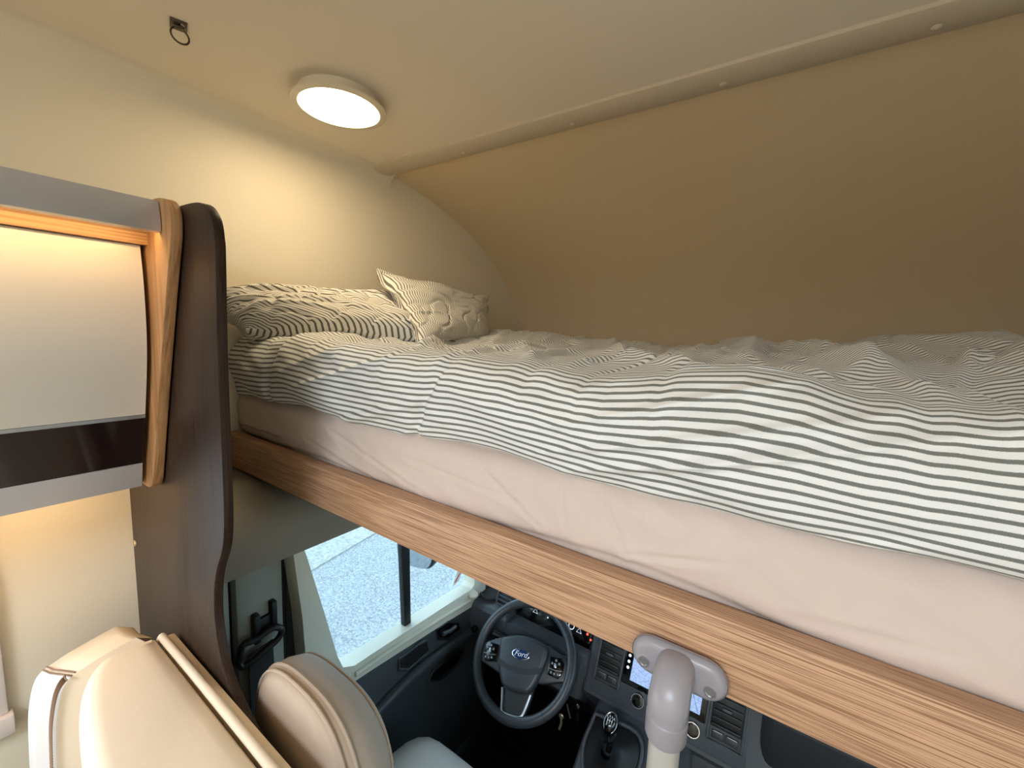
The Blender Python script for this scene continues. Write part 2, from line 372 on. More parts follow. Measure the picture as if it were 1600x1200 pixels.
b = MB(); b.box(-1.10, 0.62, 0.28, 2.2, -1.80, -1.75); b.box(-1.10, 0.62, 0.28, 0.30, -1.80, -1.55); struct(b.build('cab_floor', 'black', smooth=0))

# ceiling strip where ceiling meets the curved front
t1 = bpy.data.objects.new('trim_1', None); COL.objects.link(t1); t1.location = (-0.2, 1.02, ZC); struct(t1, 'beige strip with round screw caps along the ceiling joint')
prof = [(0.893, ZC+0.002), (0.895, ZC-0.006), (0.905, ZC-0.011), (0.935, ZC-0.013), (0.962, ZC-0.011), (0.973, ZC-0.006), (0.976, ZC+0.004)]
b = MB(); b.prism([(XL+0.012, y*K, z) for y, z in prof], (XR-XL-0.012, 0, 0)); b.build('strip', 'trim_beige', t1)
for x in (-1.137, -0.827, -0.493, -0.174, 0.121, 0.43):
    b = MB(); b.lathe([(0.0075, 0), (0.0075, 0.002), (0.005, 0.0042), (0, 0.005)], frame((x*K, 0.938*K, ZC-0.0125), (0, 0, -1), (0, 1, 0)), 20); b.build('screw_cap', 'trim_beige', t1)

# ------------------------------------------------------------------ cab shell
XD = -1.00
# grey trim between bed and cab door, on the left side
b = MB(); tp = [(XD-0.02, -0.577), (XD+0.012, -0.575), (XD+0.012, -0.50), (XD+0.002, -0.465), (XD-0.04, -0.435), (XD-0.12, -0.415), (XL-0.02, -0.404), (XL-0.02, -0.47), (XD-0.05, -0.47), (XD-0.05, -0.577)]
b.prism([(x, 0.309, z) for x, z in tp], (0, 1.62, 0))
struct(b.build('wall_cab', 'cab_trim', smooth=50), 'grey-brown side trim between bed and cab door window')
# pillar trim behind the door window
pil = bpy.data.objects.new('trim_3', None); COL.objects.link(pil); pil.location = (-1.06, 0.45, -1.75); struct(pil, 'grey-green door pillar trim behind the driver seat')
def onx(px, py, X=XD): v = atX(px, py, X); return (v.y, v.z)
b = MB(); b.box(-1.10, -1.035, 0.309, 0.395, -1.75, -0.50, 0.012); b.build('pillar_panel', 'pillar_grey', pil)
b = MB(); b.box(-1.10, -1.030, 0.403, 0.515, -1.75, -0.50, 0.012); b.build('pillar_panel', 'pillar_grey', pil)
b = MB(); b.box(-1.11, -1.055, 0.309, 0.56, -1.75, -0.50); b.build('gap_backing', 'black_gap', pil)
# the driver door: window surround, card, pane
door = bpy.data.objects.new('door_1', None); COL.objects.link(door); door.location = (-1.02, 0.95, -1.75); struct(door, 'driver door with cream window surround and dark door card')
hole = [(0.548, -0.56), (0.560, -0.60), (0.600, -0.76), (0.645, -0.945), (0.662, -0.99), (0.700, -1.010), (0.760, -1.013), (1.10, -1.036), (1.245, -1.047), (1.262, -1.035), (1.262, -0.56)]
outer = [(0.518, -0.50), (0.530, -0.62), (0.545, -0.76), (0.555, -0.945), (0.56, -1.05), (0.62, -1.056), (0.76, -1.068), (1.10, -1.106), (1.26, -1.128), (1.34, -1.135), (1.34, -0.50)]
def ring(b, A, B, x0, x1):
    t = bmesh.new(); n = len(A)
    va = [t.verts.new((x0, *p)) for p in A]; vb = [t.verts.new((x0, *p)) for p in B]
    wa = [t.verts.new((x1, *p)) for p in A]; wb = [t.verts.new((x1, *p)) for p in B]
    for i in range(n):
        j = (i+1) % n
        for q in ((va[i], va[j], vb[j], vb[i]), (wa[i], wb[i], wb[j], wa[j]), (va[i], wa[i], wa[j], va[j]), (vb[i], vb[j], wb[j], wb[i])):
            t.faces.new(q)
    bmesh.ops.recalc_face_normals(t, faces=t.faces); b._add(t)
b = MB(); ring(b, hole, outer, -1.055, -1.0); b.build('window_surround', 'cream_plastic', door, smooth=25)
# front post fill and sill rail
b = MB(); b.tube([(-0.998, 0.70, -1.038), (-0.998, 0.80, -1.042), (-0.998, 1.0, -1.060), (-0.998, 1.15, -1.078), (-0.998, 1.235, -1.088)], 0.0085, 10); b.build('sill_rail', 'cream_plastic', door)
b = MB(); b.lathe([(0, 0), (0.017, 0), (0.02, 0.004), (0.018, 0.010), (0, 0.012)], frame((-0.992, 1.246, -1.070), (0.3, 0, 1), (0, 1, 0)), 20); b.build('blind_knob', 'cream_plastic', door)
b = MB(); b.box(-1.050, -1.046, 0.53, 1.30, -1.08, -0.52); b.build('pane', 'pane_glass', door)
b = MB(); b.prism([(-1.045, 0.888, -0.56), (-1.045, 0.928, -0.56), (-1.045, 0.944, -1.04), (-1.045, 0.916, -1.04)], (0.022, 0, 0), 0.003); b.build('window_divider', 'black', door)
b = MB(); b.prism([(-1.0445, 1.175, -1.022), (-1.0445, 1.215, -1.012), (-1.0445, 1.245, -0.965), (-1.0445, 1.205, -0.965)], (0.001, 0, 0)); st = b.build('sticker', 'white_print', door)
b = MB(); b.prism([(-1.0432, 1.187, -1.008), (-1.0432, 1.198, -1.006), (-1.0432, 1.229, -0.978), (-1.0432, 1.222, -0.978)], (0.001, 0, 0)); b.build('sticker_print', 'red_print', st)
# door card
card = [(0.54, -1.045), (0.62, -1.055), (0.76, -1.067), (1.10, -1.105), (1.30, -1.130), (1.36, -1.20), (1.36, -1.74), (0.54, -1.74)]
b = MB(); b.prism([(-1.06, y, z) for y, z in card], (0.055, 0, 0), 0.006); b.build('door_card', 'dash', door)
# armrest bulge (soft ridge running down to the rear)
b = MB(); ridge = cr([(-1.01, 0.56, -1.30), (-1.0, 0.70, -1.245), (-0.998, 0.86, -1.21), (-0.998, 1.02, -1.205), (-1.0, 1.2, -1.23), (-1.01, 1.33, -1.26)], 5)
b.tube([tuple(p) for p in ridge], [0.014+0.006*math.sin(math.pi*i/(len(ridge)-1)) for i in range(len(ridge))], 14); b.build('armrest', 'dash', door)
def pocket(name, pts, m_rim, m_in, x=-1.004, rim=0.007):
    b = MB(); P = [Vector((x, y, z)) for y, z in pts]; b.tube([tuple(p) for p in P], rim, 8, closed=True); r = b.build(name, m_rim, door, smooth=60)
    b = MB(); b.prism([(x+0.001, y, z) for y, z in pts], (0.003, 0, 0)); b.build('recess', m_in, r); return r
pocket('door_pull', [onx(624, 1032), onx(624, 1046), onx(638, 1047), onx(671, 1018), onx(668, 1000), onx(655, 1006)], 'dash', 'black_gap')
hp = [onx(682, 984), onx(700, 972), onx(716, 972), onx(719, 984), onx(700, 999), onx(686, 998)]
ph = pocket('handle_bowl', hp, 'dash_dark', 'black_gloss')
b = MB(); a0, a1 = onx(690, 990), onx(710, 978); b.tube([(-0.994, *a0), (-0.99, (a0[0]+a1[0])/2, (a0[1]+a1[1])/2), (-0.994, *a1)], 0.008, 10); b.build('door_handle', 'dash', door)
pocket('switch_slot', [onx(669, 1066), onx(676, 1050), onx(714, 1018), onx(724, 1016), onx(718, 1036), onx(690, 1060)], 'dash_dark', 'black')
for k in range(3):
    yy, zz = onx(704+k*5, 1036-k*4); b = MB(); b.box(-1.0, -0.994, yy-0.010, yy+0.010, zz-0.012, zz+0.012, 0.003); b.build('switch', 'black_gloss', door)
# passenger side of the cab (mirror of the shell) and front
b = MB(); b.box(0.55, 0.60, 0.285, 1.45, -1.75, -1.02); b.box(0.55, 0.60, 0.285, 1.9, -0.577, -0.41); b.box(0.55, 0.60, 0.285, 0.55, -1.02, -0.577); b.box(0.55, 0.60, 1.30, 1.45, -1.02, -0.577)
b.box(0.58, XR+0.05, 0.285, 1.9, -0.47, -0.43); struct(b.build('wall_cab', 'cab_trim'), 'grey side trim on the passenger side of the cab')
b = MB(); b.box(0.57, 0.574, 0.55, 1.30, -1.02, -0.577); struct(b.build('window_3', 'pane_glass'), 'passenger door window')
b = MB(); b.box(-1.10, 0.62, 2.15, 2.2, -1.80, -1.0); b.box(-1.10, -1.06, 1.36, 2.2, -1.80, -1.0); b.box(0.58, 0.62, 1.4, 2.2, -1.80, -1.0); struct(b.build('wall_bulkhead', 'black'), 'dark bulkhead below the windscreen')
b = MB(); b.prism([(-1.05, 2.16, -1.0), (-1.05, 1.62, -0.45), (0.60, 1.62, -0.45), (0.60, 2.16, -1.0)], (0, 0.004, 0.004)); struct(b.build('window_4', 'pane_glass'), 'windscreen of the cab below the bed')
b = MB()
for x in (-1.075, 0.585): b.prism([(x-0.03, 2.2, -1.0), (x-0.03, 1.64, -0.43), (x-0.03, 1.30, -0.43), (x-0.03, 1.30, -1.0), (x-0.03, 1.36, -1.0), (x-0.03, 1.44, -0.62), (x-0.03, 1.60, -0.62), (x-0.03, 2.0, -1.0)], (0.06, 0, 0))
struct(b.build('trim_4', 'pillar_grey'), 'grey pillars beside the windscreen')
# left entrance window of the dinette (its surround shows at the lower left edge)
w1 = bpy.data.objects.new('window_1', None); COL.objects.link(w1); w1.location = (XL, -0.43, wz0-0.04); struct(w1, 'pale surround of the dinette window at the left edge')
b = MB(); b.box(XL-0.01, XL+0.018, 0.03, 0.074, wz0-0.002, wz1+0.04, 0.004); b.build('surround_post', 'window_white', w1)
b = MB(); b.box(XL-0.01, XL+0.018, -0.94, -0.90, wz0-0.002, wz1+0.04, 0.004); b.build('surround_post', 'window_white', w1)
b = MB(); b.box(XL-0.01, XL+0.030, -0.94, 0.080, wz0-0.045, wz0-0.002, 0.004); b.build('surround_sill', 'window_white', w1)
b = MB(); b.box(XL-0.01, XL+0.018, -0.94, 0.074, wz1+0.0, wz1+0.04, 0.004); b.build('surround_head', 'window_white', w1)
b = MB(); b.box(XL-0.03, XL-0.025, wy0, wy1, wz0, wz1); b.build('pane', 'pane_glass', w1)

# outside
b = MB(); b.box(-30, 20, -20, 30, -2.50, -2.45); struct(b.build('ground', 'asphalt', smooth=0), 'cracked pale asphalt outside the driver window')
b = MB(); b.prism([(-3.55, -12, -2.45), (-3.75, 2, -2.45), (-4.1, 4, -2.45), (-4.8, 14, -2.45), (-9, 14, -2.45), (-9, -12, -2.45)], (0, 0, 0.015)); struct(b.build('gravel_verge', 'gravel', smooth=0), 'gravel at the edge of the asphalt')
g = MB(); t = bmesh.new()
for i in range(2600):
    x = -4.22-abs(random.gauss(0, 0.7)); y = random.uniform(-1.5, 2.75); a = random.uniform(0, 6.28); h = random.uniform(0.03, 0.12); w = 0.008
    p = Vector((x, y, -2.44)); d = Vector((math.cos(a), math.sin(a), 0))
    t.faces.new([t.verts.new(p+d*w), t.verts.new(p-d*w), t.verts.new(p+Vector((random.uniform(-.03, .03), random.uniform(-.03, .03), h)))])
g._add(t); tag(g.build('grass', 'grass_green', smooth=0), 'tuft of green grass at the edge of the gravel outside', 'grass', kind='stuff')

# ================================================================== BED
bed = thing('bed_frame', (-0.2, 0.5, -0.405), 'oak-fronted alcove bed frame spanning above the cab', 'bed')
b = MB(); b.box(XL+0.002, XR-0.002, 0.500, 0.530, -0.4015, -0.3105, 0.0015, 2); b.build('side_rail', 'oak', bed)
b = MB(); b.box(XL+0.004, XR-0.004, 0.531, 1.98, -0.4015, -0.345); b.build('bed_base', 'cab_trim', bed)
b = MB(); b.box(XL+0.001, XL+0.006, 0.485, 0.4995, -0.402, -0.300); b.build('end_bracket', 'black', bed)

def lerp_tab(tab, x):
    xs = [p[0] for p in tab]; return float(np.interp(x, xs, [p[1] for p in tab]))
CREASES = [(-0.20, -0.225, -0.165, -0.292, 0.004), (-0.165, -0.292, -0.05, -0.262, 0.004), (-0.60, -0.245, -0.33, -0.268, 0.003), (-0.27, -0.215, -0.255, -0.285, 0.003), (-0.85, -0.235, -0.55, -0.305, 0.0035), (-0.95, -0.27, -0.70, -0.315, 0.004), (-0.42, -0.225, -0.30, -0.295, 0.003), (0.02, -0.298, 0.15, -0.280, 0.003)]
def seg_d(x, y, r):
    dx, dy = r[2]-r[0], r[3]-r[1]; L = dx*dx+dy*dy; t = max(0, min(1, ((x-r[0])*dx+(y-r[1])*dy)/L))
    return math.hypot(x-r[0]-t*dx, y-r[1]-t*dy), t
# mattress: rounded block with pulled fabric creases on the near side
def grid_obj(name, V, nx, ny, m, uv=None, parent=None, smooth=180, closed_u=False):
    idx = np.arange(nx*ny).reshape(ny, nx)
    q = np.stack([idx[:-1, :-1], idx[:-1, 1:], idx[1:, 1:], idx[1:, :-1]], -1).reshape(-1, 4)
    me = bpy.data.meshes.new(name); me.vertices.add(nx*ny); me.vertices.foreach_set('co', np.asarray(V, float).ravel())
    me.loops.add(q.size); me.loops.foreach_set('vertex_index', q.ravel().astype(np.int32))
    me.polygons.add(len(q)); me.polygons.foreach_set('loop_start', np.arange(0, q.size, 4, dtype=np.int32)); 
    me.update(calc_edges=True)
    if uv is not None:
        L = me.uv_layers.new(name='UVMap'); L.data.foreach_set('uv', np.asarray(uv, float)[q.ravel()].ravel())
    me.validate(); return link(name, me, m, parent, smooth)

prof = cr([(0.75, -0.338), (0.60, -0.338), (0.552, -0.333), (0.535, -0.312), (0.530, -0.270), (0.534, -0.225), (0.56, -0.20), (0.62, -0.195), (1.2, -0.195), (1.90, -0.195), (1.94, -0.22), (1.94, -0.338), (1.6, -0.338), (0.75, -0.338)], 12)
nx = 640; xs = np.linspace(XL+0.006, XR-0.015, nx); V = []
for (y, z) in prof:
    for x in xs:
        e = min((x-xs[0])/0.012, 1.0); k = math.sqrt(max(0, 1-(1-e)**2)); e2 = min((xs[-1]-x)/0.05, 1.0); k *= math.sqrt(max(0.0, 1-(1-e2)**2))
        yy = 0.62+(y-0.62)*(0.25+0.75*k) if y < 0.62 else y
        zz = z; 
        if y < 0.56:
            w = noise.noise(Vector((x*5, z*9, 3)))*0.006+abs(noise.noise(Vector((x*13+z*20, z*14, 7))))*0.004
            w += 0.004*math.exp(-((z+0.318+0.012*math.sin(x*9))/0.006)**2)
            for cx0, cz0, cx1, cz1, ca_ in CREASES:
                d_, q_ = seg_d(x, z, (cx0, cz0, cx1, cz1))
                if d_ < 0.02: w += 0.6*ca_*math.exp(-(d_/0.004)**2)*math.sin(math.pi*min(1, max(0, 0.1+0.8*q_)))-ca_*0.3*math.exp(-((d_-0.008)/0.005)**2)
            yy += w
            if z < -0.29: zz += 0.008*noise.noise(Vector((x*4.0, 1, 9)))+0.012*max(0, 1-(x-xs[0])/0.25)
        V.append((x, yy, zz))
mattress = grid_obj('mattress', V, nx, len(prof), 'sheet')
tag(mattress, 'mattress in a plain pinkish-beige fitted sheet on the alcove bed', 'mattress')

# duvet
CREST = [(-1.25, -0.042), (-1.10, -0.040), (-1.03, -0.030), (-0.87, -0.047), (-0.62, -0.051), (-0.475, -0.047), (-0.32, -0.058), (-0.21, -0.065), (-0.123, -0.049), (-0.05, -0.042), (0.01, -0.047), (0.066, -0.060), (0.11, -0.064), (0.17, -0.058), (0.4, -0.05), (0.8, -0.05)]
BACK = [(-1.2, -0.02), (-1.0, -0.003), (-0.85, -0.008), (-0.75, -0.022), (-0.5, -0.032), (-0.30, -0.03), (-0.14, -0.002), (-0.06, -0.012), (0.0, -0.004), (0.06, -0.006), (0.2, 0.018), (0.35, 0.036), (0.5, 0.036), (0.8, 0.03)]
RIDGES = [  # (x0,y0,x1,y1,height,width)
    (0.030, 1.35, 0.125, 0.60, 0.030, 0.050), (-0.105, 1.35, -0.070, 0.78, 0.024, 0.035), (-0.46, 1.25, -0.25, 0.72, 0.018, 0.030),
    (-0.70, 1.10, -0.42, 0.66, 0.012, 0.035), (0.24, 0.95, 0.36, 0.62, 0.030, 0.05), (-0.30, 0.82, -0.12, 0.63, 0.012, 0.020),
    (-0.95, 0.95, -0.62, 0.62, 0.012, 0.03), (0.02, 0.70, 0.10, 0.58, 0.010, 0.02), (-0.55, 1.45, -0.35, 1.0, 0.012, 0.03), (0.14, 0.80, 0.20, 0.66, -0.016, 0.05)]
base = cr([(0.66, -0.203), (0.58, -0.205), (0.546, -0.203), (0.529, -0.190), (0.520, -0.155), (0.522, -0.115), (0.534, -0.080), (0.557, -0.056), (0.60, -0.047), (0.70, -0.048), (0.85, -0.05), (1.05, -0.05), (1.25, -0.045), (1.45, -0.03), (1.62, -0.03), (1.78, -0.05), (1.85, -0.10), (1.87, -0.19)], 12)
dl = np.hypot(np.diff(base[:, 0]), np.diff(base[:, 1])); arc = np.concatenate([[0], np.cumsum(dl)])
NT = 300; tt = np.concatenate([np.linspace(0, 0.42, 130), np.linspace(0.42, arc[-1], NT-129)[1:]])
by = np.interp(tt, arc, base[:, 0]); bz = np.interp(tt, arc, base[:, 1])
t_hem = np.interp(0.546, [0.66, 0.546], [0.0, 0.115])
NX = 440; dx = np.linspace(-1.297, XR-0.03, NX); V = np.zeros((NT, NX, 3)); UV = np.zeros((NT, NX, 2))
for j, x in enumerate(dx):
    crest = lerp_tab(CREST, x)+0.052; back = lerp_tab(BACK, x)+0.03
    hem = 0.004*math.sin(x*11)+0.005*noise.noise(Vector((x*6, 0, 5)))-0.008*max(0, (-1.0-x)/0.2)
    lx = max(0, 1-(x+1.288)/0.03)
    for i in range(NT):
        y, z, t = by[i], bz[i], tt[i]
        if y < 0.60:                             # near face
            f = min(1, max(0, (z+0.205)/0.155))
            z += crest*f+hem*(1-f)
            w = 0.010*noise.noise(Vector((x*4+z*5, z*7, 1.3)))+0.006*noise.noise(Vector((x*11+z*25, z*9, 4.1)))
            cz = noise.noise(Vector((x*7-z*22, z*3, 8.8))); w -= 0.008*max(0, 0.25-abs(cz))/0.25*(0.5+0.5*math.sin(x*9+2))
            # crease near the left end and one left of the middle
            w += 0.020*math.exp(-((x+1.085-(z+0.12)*0.25)/0.012)**2)
            w += 0.008*math.exp(-((x+0.535-(z+0.12)*0.55)/0.010)**2)
            y += 1.35*w-0.010*(1-f)*f*2
            gk = f*f*f*0.35
            for r in RIDGES:
                d, q = seg_d(x, 0.60, r)
                if d < r[5]*3: z += gk*r[4]*(0.55*math.exp(-(d/r[5])**2)+0.6*max(0, 1-d/(r[5]*1.2))**1.6)*(0.4+0.6*math.sin(math.pi*min(1, max(0.02, 0.15+q*0.75))))
            q = noise.noise(Vector((x*7.5+0.96, 1.44-x*0.8, 12))); z += gk*0.012*math.exp(-(q/0.11)**2)
            q = noise.noise(Vector((x*9-1.92+4, 1.8+x*1.5, 21))); z -= gk*0.008*math.exp(-(q/0.10)**2)
            z += gk*0.010*noise.noise(Vector((x*5+1.2, 2.4, 2)))
            z += f*(1-f)*0.010*noise.noise(Vector((x*9+z*14, z*6, 51)))
        else:
            k = min(1, (y-0.60)/0.75); k = k*k*(3-2*k)
            fade = 1 if y < 1.6 else max(0, 1-(y-1.6)/0.25)
            z += crest*max(0, 1-(y-0.60)/0.25)+back*k*fade
            g = min(1, 0.35+(y-0.60)/0.09)*fade
            for r in RIDGES:
                d, q = seg_d(x, y, r)
                if d < r[5]*3: z += r[4]*(0.55*math.exp(-(d/r[5])**2)+0.6*max(0, 1-d/(r[5]*1.2))**1.6)*g*(0.4+0.6*math.sin(math.pi*min(1, max(0.02, 0.15+q*0.75))))
            z += g*0.010*noise.noise(Vector((x*5+y*2, y*4, 2)))
            q = noise.noise(Vector((x*7.5+y*1.6, y*2.4-x*0.8, 12))); z += g*0.012*math.exp(-(q/0.11)**2)
            q = noise.noise(Vector((x*9-y*3.2+4, y*3.0+x*1.5, 21))); z -= g*0.008*math.exp(-(q/0.10)**2)
            q = noise.noise(Vector((x*17+y*6, y*9, 33))); z += g*0.003*math.exp(-(q/0.15)**2)
        V[i, j] = (x, y, z); UV[i, j] = (x, t)
duvet = grid_obj('duvet', V.reshape(-1, 3), NX, NT, 'ticking', UV.reshape(-1, 2))
tag(duvet, 'rumpled duvet with grey-and-white ticking stripes hanging over the mattress edge', 'duvet')

def pillow(name, corners, T, ang, label, seed, flange=0.0, up=0.0, crease=1.0):
    """corners: top-left, top-right, bottom-right, bottom-left of the cushion's middle sheet"""
    TL, TR, BR, BL = [Vector(c) for c in corners]
    ez = (TR-TL+BR-BL).cross(TL-BL+TR-BR).normalized(); a = ((TR-TL).length+(BR-BL).length)/4; bb = ((TL-BL).length+(TR-BR).length)/4
    n = 110; bm = bmesh.new(); uvl = bm.loops.layers.uv.new('UVMap'); rows = {}
    for side in (1, -1):
        for i in range(n+1):
            for j in range(n+1):
                u = -1+2*i/n; v = -1+2*j/n; edge = i in (0, n) or j in (0, n)
                if edge and side == -1: rows[(side, i, j)] = rows[(1, i, j)]; continue
                U = min(1, abs(u)/(1-flange)); Vv = min(1, abs(v)/(1-flange))
                h = T*((1-U**3)*(1-Vv**3))**0.42
                uu = u*(1-0.07*(1-v*v))*1.0; vv = v*(1-0.09*(1-u*u))
                s_, t_ = (uu+1)/2, (vv+1)/2
                p = (BL*(1-s_)+BR*s_)*(1-t_)+(TL*(1-s_)+TR*s_)*t_
                wr = noise.noise(Vector((u*1.5+seed, v*1.5, side*3)))*0.020
                q = noise.noise(Vector((u*1.6+v*2.4+seed, v*1.1-u*0.8, 5+side))); wr += 0.010*math.exp(-(q/0.13)**2)
                q = noise.noise(Vector((u*2.6-v*1.2+seed*2, v*2.0+u, 9+side))); wr -= 0.010*math.exp(-(q/0.09)**2)
                wr *= min(1, h/(T*0.5))*crease
                p = p+ez*side*(h+wr)
                if edge or U >= 1 or Vv >= 1: p = p+ez*0.010*math.sin(u*6+v*8+seed)
                p.z += up*max(0, -u)*max(0, v)
                rows[(side, i, j)] = bm.verts.new(p)
    ca, sa = math.cos(ang), math.sin(ang)
    for side in (1, -1):
        for i in range(n):
            for j in range(n):
                ids = [(i, j), (i+1, j), (i+1, j+1), (i, j+1)]
                if side == -1: ids = ids[::-1]
                f = bm.faces.new([rows[(side, *q)] for q in ids])
                for lp, (p, q) in zip(f.loops, ids):
                    x, y = (-1+2*p/n)*a, (-1+2*q/n)*bb; lp[uvl].uv = (x*ca-y*sa, x*sa+y*ca)
    me = bpy.data.meshes.new(name); bm.to_mesh(me); bm.free()
    return tag(link(name, me, 'ticking_pillow', None, 180), label, 'pillow')
pillow('pillow', ((-1.278, 0.43, 0.050), (-1.225, 1.02, 0.090), (-0.83, 0.87, -0.022), (-1.19, 0.515, -0.028)), 0.064, 0.5, 'flattened striped pillow nearest the dark wood panel', 3.1, crease=0.8)
pillow('pillow', ((-1.13, 0.865, 0.150), (-1.20, 1.56, 0.155), (-0.97, 1.27, -0.055), (-0.78, 0.74, -0.045)), 0.050, 1.5, 'striped pillow propped up against the wall with its corner raised', 11.7, flange=0.07, up=0.025, crease=0.5)

# ================================================================== DARK PARTITION
part = thing('partition_panel', (-0.95, 0.275, -1.55), 'dark brown wood partition panel with wavy edge at the bed end', 'panel')
PX = [(-0.86, 0.172), (-0.79, 0.172), (-0.745, 0.168), (-0.722, 0.158), (-0.705, 0.140), (-0.699, 0.115), (-0.698, 0.089), (-0.706, -0.057), (-0.708, -0.233), (-0.711, -0.315), (-0.722, -0.362), (-0.749, -0.410), (-0.762, -0.457), (-0.763, -0.514), (-0.739, -0.584), (-0.684, -0.628), (-0.594, -0.668), (-0.50, -0.695), (-0.42, -0.715)]
PX = [tuple(p) for p in cr(PX, 4)*K]
out = [(XL+0.002, 0.172*K)]+PX+[(-0.40, -0.75), (-0.40, -1.545), (XL+0.002, -1.545)]
b = MB(); b.prism([(x, 0.2915, z) for x, z in out], (0, 0.016, 0), 0.002); b.build('board', 'wenge', part)
c = atY(210, 848, 0.290); b = MB(); b.lathe([(0, 0), (0.008, 0), (0.008, 0.002), (0.006, 0.004), (0, 0.004)], frame((c.x+0.004, 0.2915, c.z), (0, -1, 0)), 18); b.build('screw_cap', 'brass_key', part)

# ================================================================== OVERHEAD CABINET
cab = thing('overhead_cabinet', (-1.05, -0.2, -0.32), 'oak overhead cabinet with cream flap door and dark glossy band', 'cabinet')
YC0, YC1 = -0.95, 0.248; XLC = XL/K; MB = MBK      # laid out at 1/K size
EP = [tuple(p) for p in cr([(-0.88, 0.184), (-0.845, 0.183), (-0.815, 0.176), (-0.800, 0.158), (-0.800, 0.132), (-0.806, 0.110), (-0.839, 0.026), (-0.882, -0.09), (-0.924, -0.208), (-0.948, -0.278), (-0.957, -0.300), (-0.972, -0.315), (-0.990, -0.319)], 4)]
for y in (YC1, YC0-0.016):
    b = MB(); b.prism([(x, y, z) for x, z in [(XLC+0.002, 0.184)]+EP+[(XLC+0.002, -0.319)]], (0, 0.016, 0), 0.0015); b.build('end_panel', 'oak_upright', cab)
b = MB(); b.box(XLC+0.002, -0.842, YC0, YC1, 0.142, 0.147); b.build('top_board', 'oak_long', cab)
b = MB(); b.prism([(-0.8445, YC0, 0.176), (-0.838, YC0, 0.177), (-0.832, YC0, 0.150), (-0.833, YC0, 0.1305), (-0.845, YC0, 0.129)], (0, YC1-YC0-0.001, 0), 0.001); b.build('top_strip', 'alu', cab)
b = MB(); b.box(XLC+0.004, -0.846, YC0, YC1, 0.1475, 0.172); b.build('top_cover', 'door_laminate', cab)
b = MB(); b.box(-0.853, -0.8465, YC0+0.01, YC1-0.01, 0.1335, 0.1385); b.build('led_strip', 'led_warm', cab)
b = MB(); b.box(-0.914, -0.902, YC0, YC1, 0.116, 0.1415); b.build('header_rail', 'oak_long', cab)
# flap door: curved, in three materials
DP = cr([(-0.9135, 0.115), (-0.908, 0.06), (-0.908, -0.006), (-0.914, -0.06), (-0.928, -0.117), (-0.945, -0.172)], 5)
def shell(pr, th):
    P = [Vector((x, 0, z)) for x, z in pr]; o = [p-Vector((th, 0, 0)) for p in P]
    return [(p.x, YC0+0.003, p.z) for p in P]+[(p.x, YC0+0.003, p.z) for p in o[::-1]]
dr = None
b = MB(); b.prism(shell(DP, 0.016), (0, YC1-YC0-0.010, 0)); dr = b.build('flap_door', 'door_laminate', cab, smooth=40)
b = MB(); b.prism(shell(cr([(-0.9445, -0.1725), (-0.9455, -0.1785)], 1), 0.017), (0, YC1-YC0-0.010, 0)); b.build('chrome_line', 'silver', dr)
b = MB(); b.prism(shell(cr([(-0.946, -0.179), (-0.962, -0.222), (-0.980, -0.268)], 4), 0.016), (0, YC1-YC0-0.010, 0)); b.build('gloss_band', 'door_gloss', dr, smooth=40)
b = MB(); b.prism(shell(cr([(-0.979, -0.2685), (-0.984, -0.290), (-0.992, -0.316)], 3), 0.018), (0, YC1-YC0-0.010, 0)); b.build('bottom_strip', 'alu', dr, smooth=40)
b = MB(); b.box(XLC+0.004, -1.012, YC0, YC1, -0.314, -0.298); b.build('bottom_board', 'oak_long', cab)
b = MB(); b.box(XLC+0.004, XLC+0.012, YC0, YC1, -0.297, 0.127); b.build('back_board', 'oak_long', cab)
b = MB(); b.box(-1.075, -1.065, YC0+0.02, YC1-0.03, -0.3175, -0.3143); b.build('led_strip', 'led_under', cab)

MB = MB1
# ================================================================== CEILING LAMP AND HOOK
lamp = thing('ceiling_lamp', (-0.983, 0.657, ZC-0.03), 'round flat warm white lamp glowing on the ceiling', 'lamp')
LM = frame((-0.983, 0.657, ZC), (0, 0, -1), (0, 1, 0))
b = MB(); b.lathe([(0.092, -0.001), (0.092, 0.010), (0.088, 0.020), (0, 0.020)], LM, 64); b.build('lamp_base', 'lamp_rim', lamp)
b = MB(); b.lathe([(0.0, 0.0202), (0.104, 0.0202), (0.1085, 0.0225), (0.1085, 0.0265), (0.104, 0.0285), (0.093, 0.0285), (0.092, 0.0265), (0.0, 0.0265)], LM, 72); b.build('lamp_rim', 'lamp_rim', lamp)
b = MB(); b.lathe([(0, 0.0268), (0.090, 0.0268), (0.0905, 0.0282), (0.086, 0.0296), (0, 0.0300)], LM, 72); b.build('diffuser', 'lamp_glow', lamp)
b = MB(); b.lathe([(0.0050, 0.0301), (0.0050, 0.0308), (0.0038, 0.0308), (0.0038, 0.0301)], LM, 24); b.build('touch_mark', 'bolt_dark', lamp)
hook = thing('ceiling_hook', (-0.98, 0.33, ZC-0.03), 'small dark metal hook plate with wire ring on the ceiling', 'hook')
hc = atZ(279, 38, ZC); HM = frame((hc.x, hc.y, ZC), (0, 0, -1), (0.3, 1, 0))
b = MB(); b.box(-0.017, 0.017, -0.013, 0.013, 0.0, 0.003, 0.001, M=HM); b.box(-0.006, 0.006, -0.008, 0.008, 0.003, 0.009, 0.0015, M=HM); b.build('plate', 'bolt_dark', hook)
b = MB(); hr = 0.0145; b.tube([(hc.x-0.002, hc.y+0.002+hr*math.sin(a), ZC-0.005-hr*(1-math.cos(a))*0.9) for a in np.linspace(0, 2*math.pi, 28, endpoint=False)], 0.0017, 8, closed=True); b.build('ring', 'bolt_dark', hook)
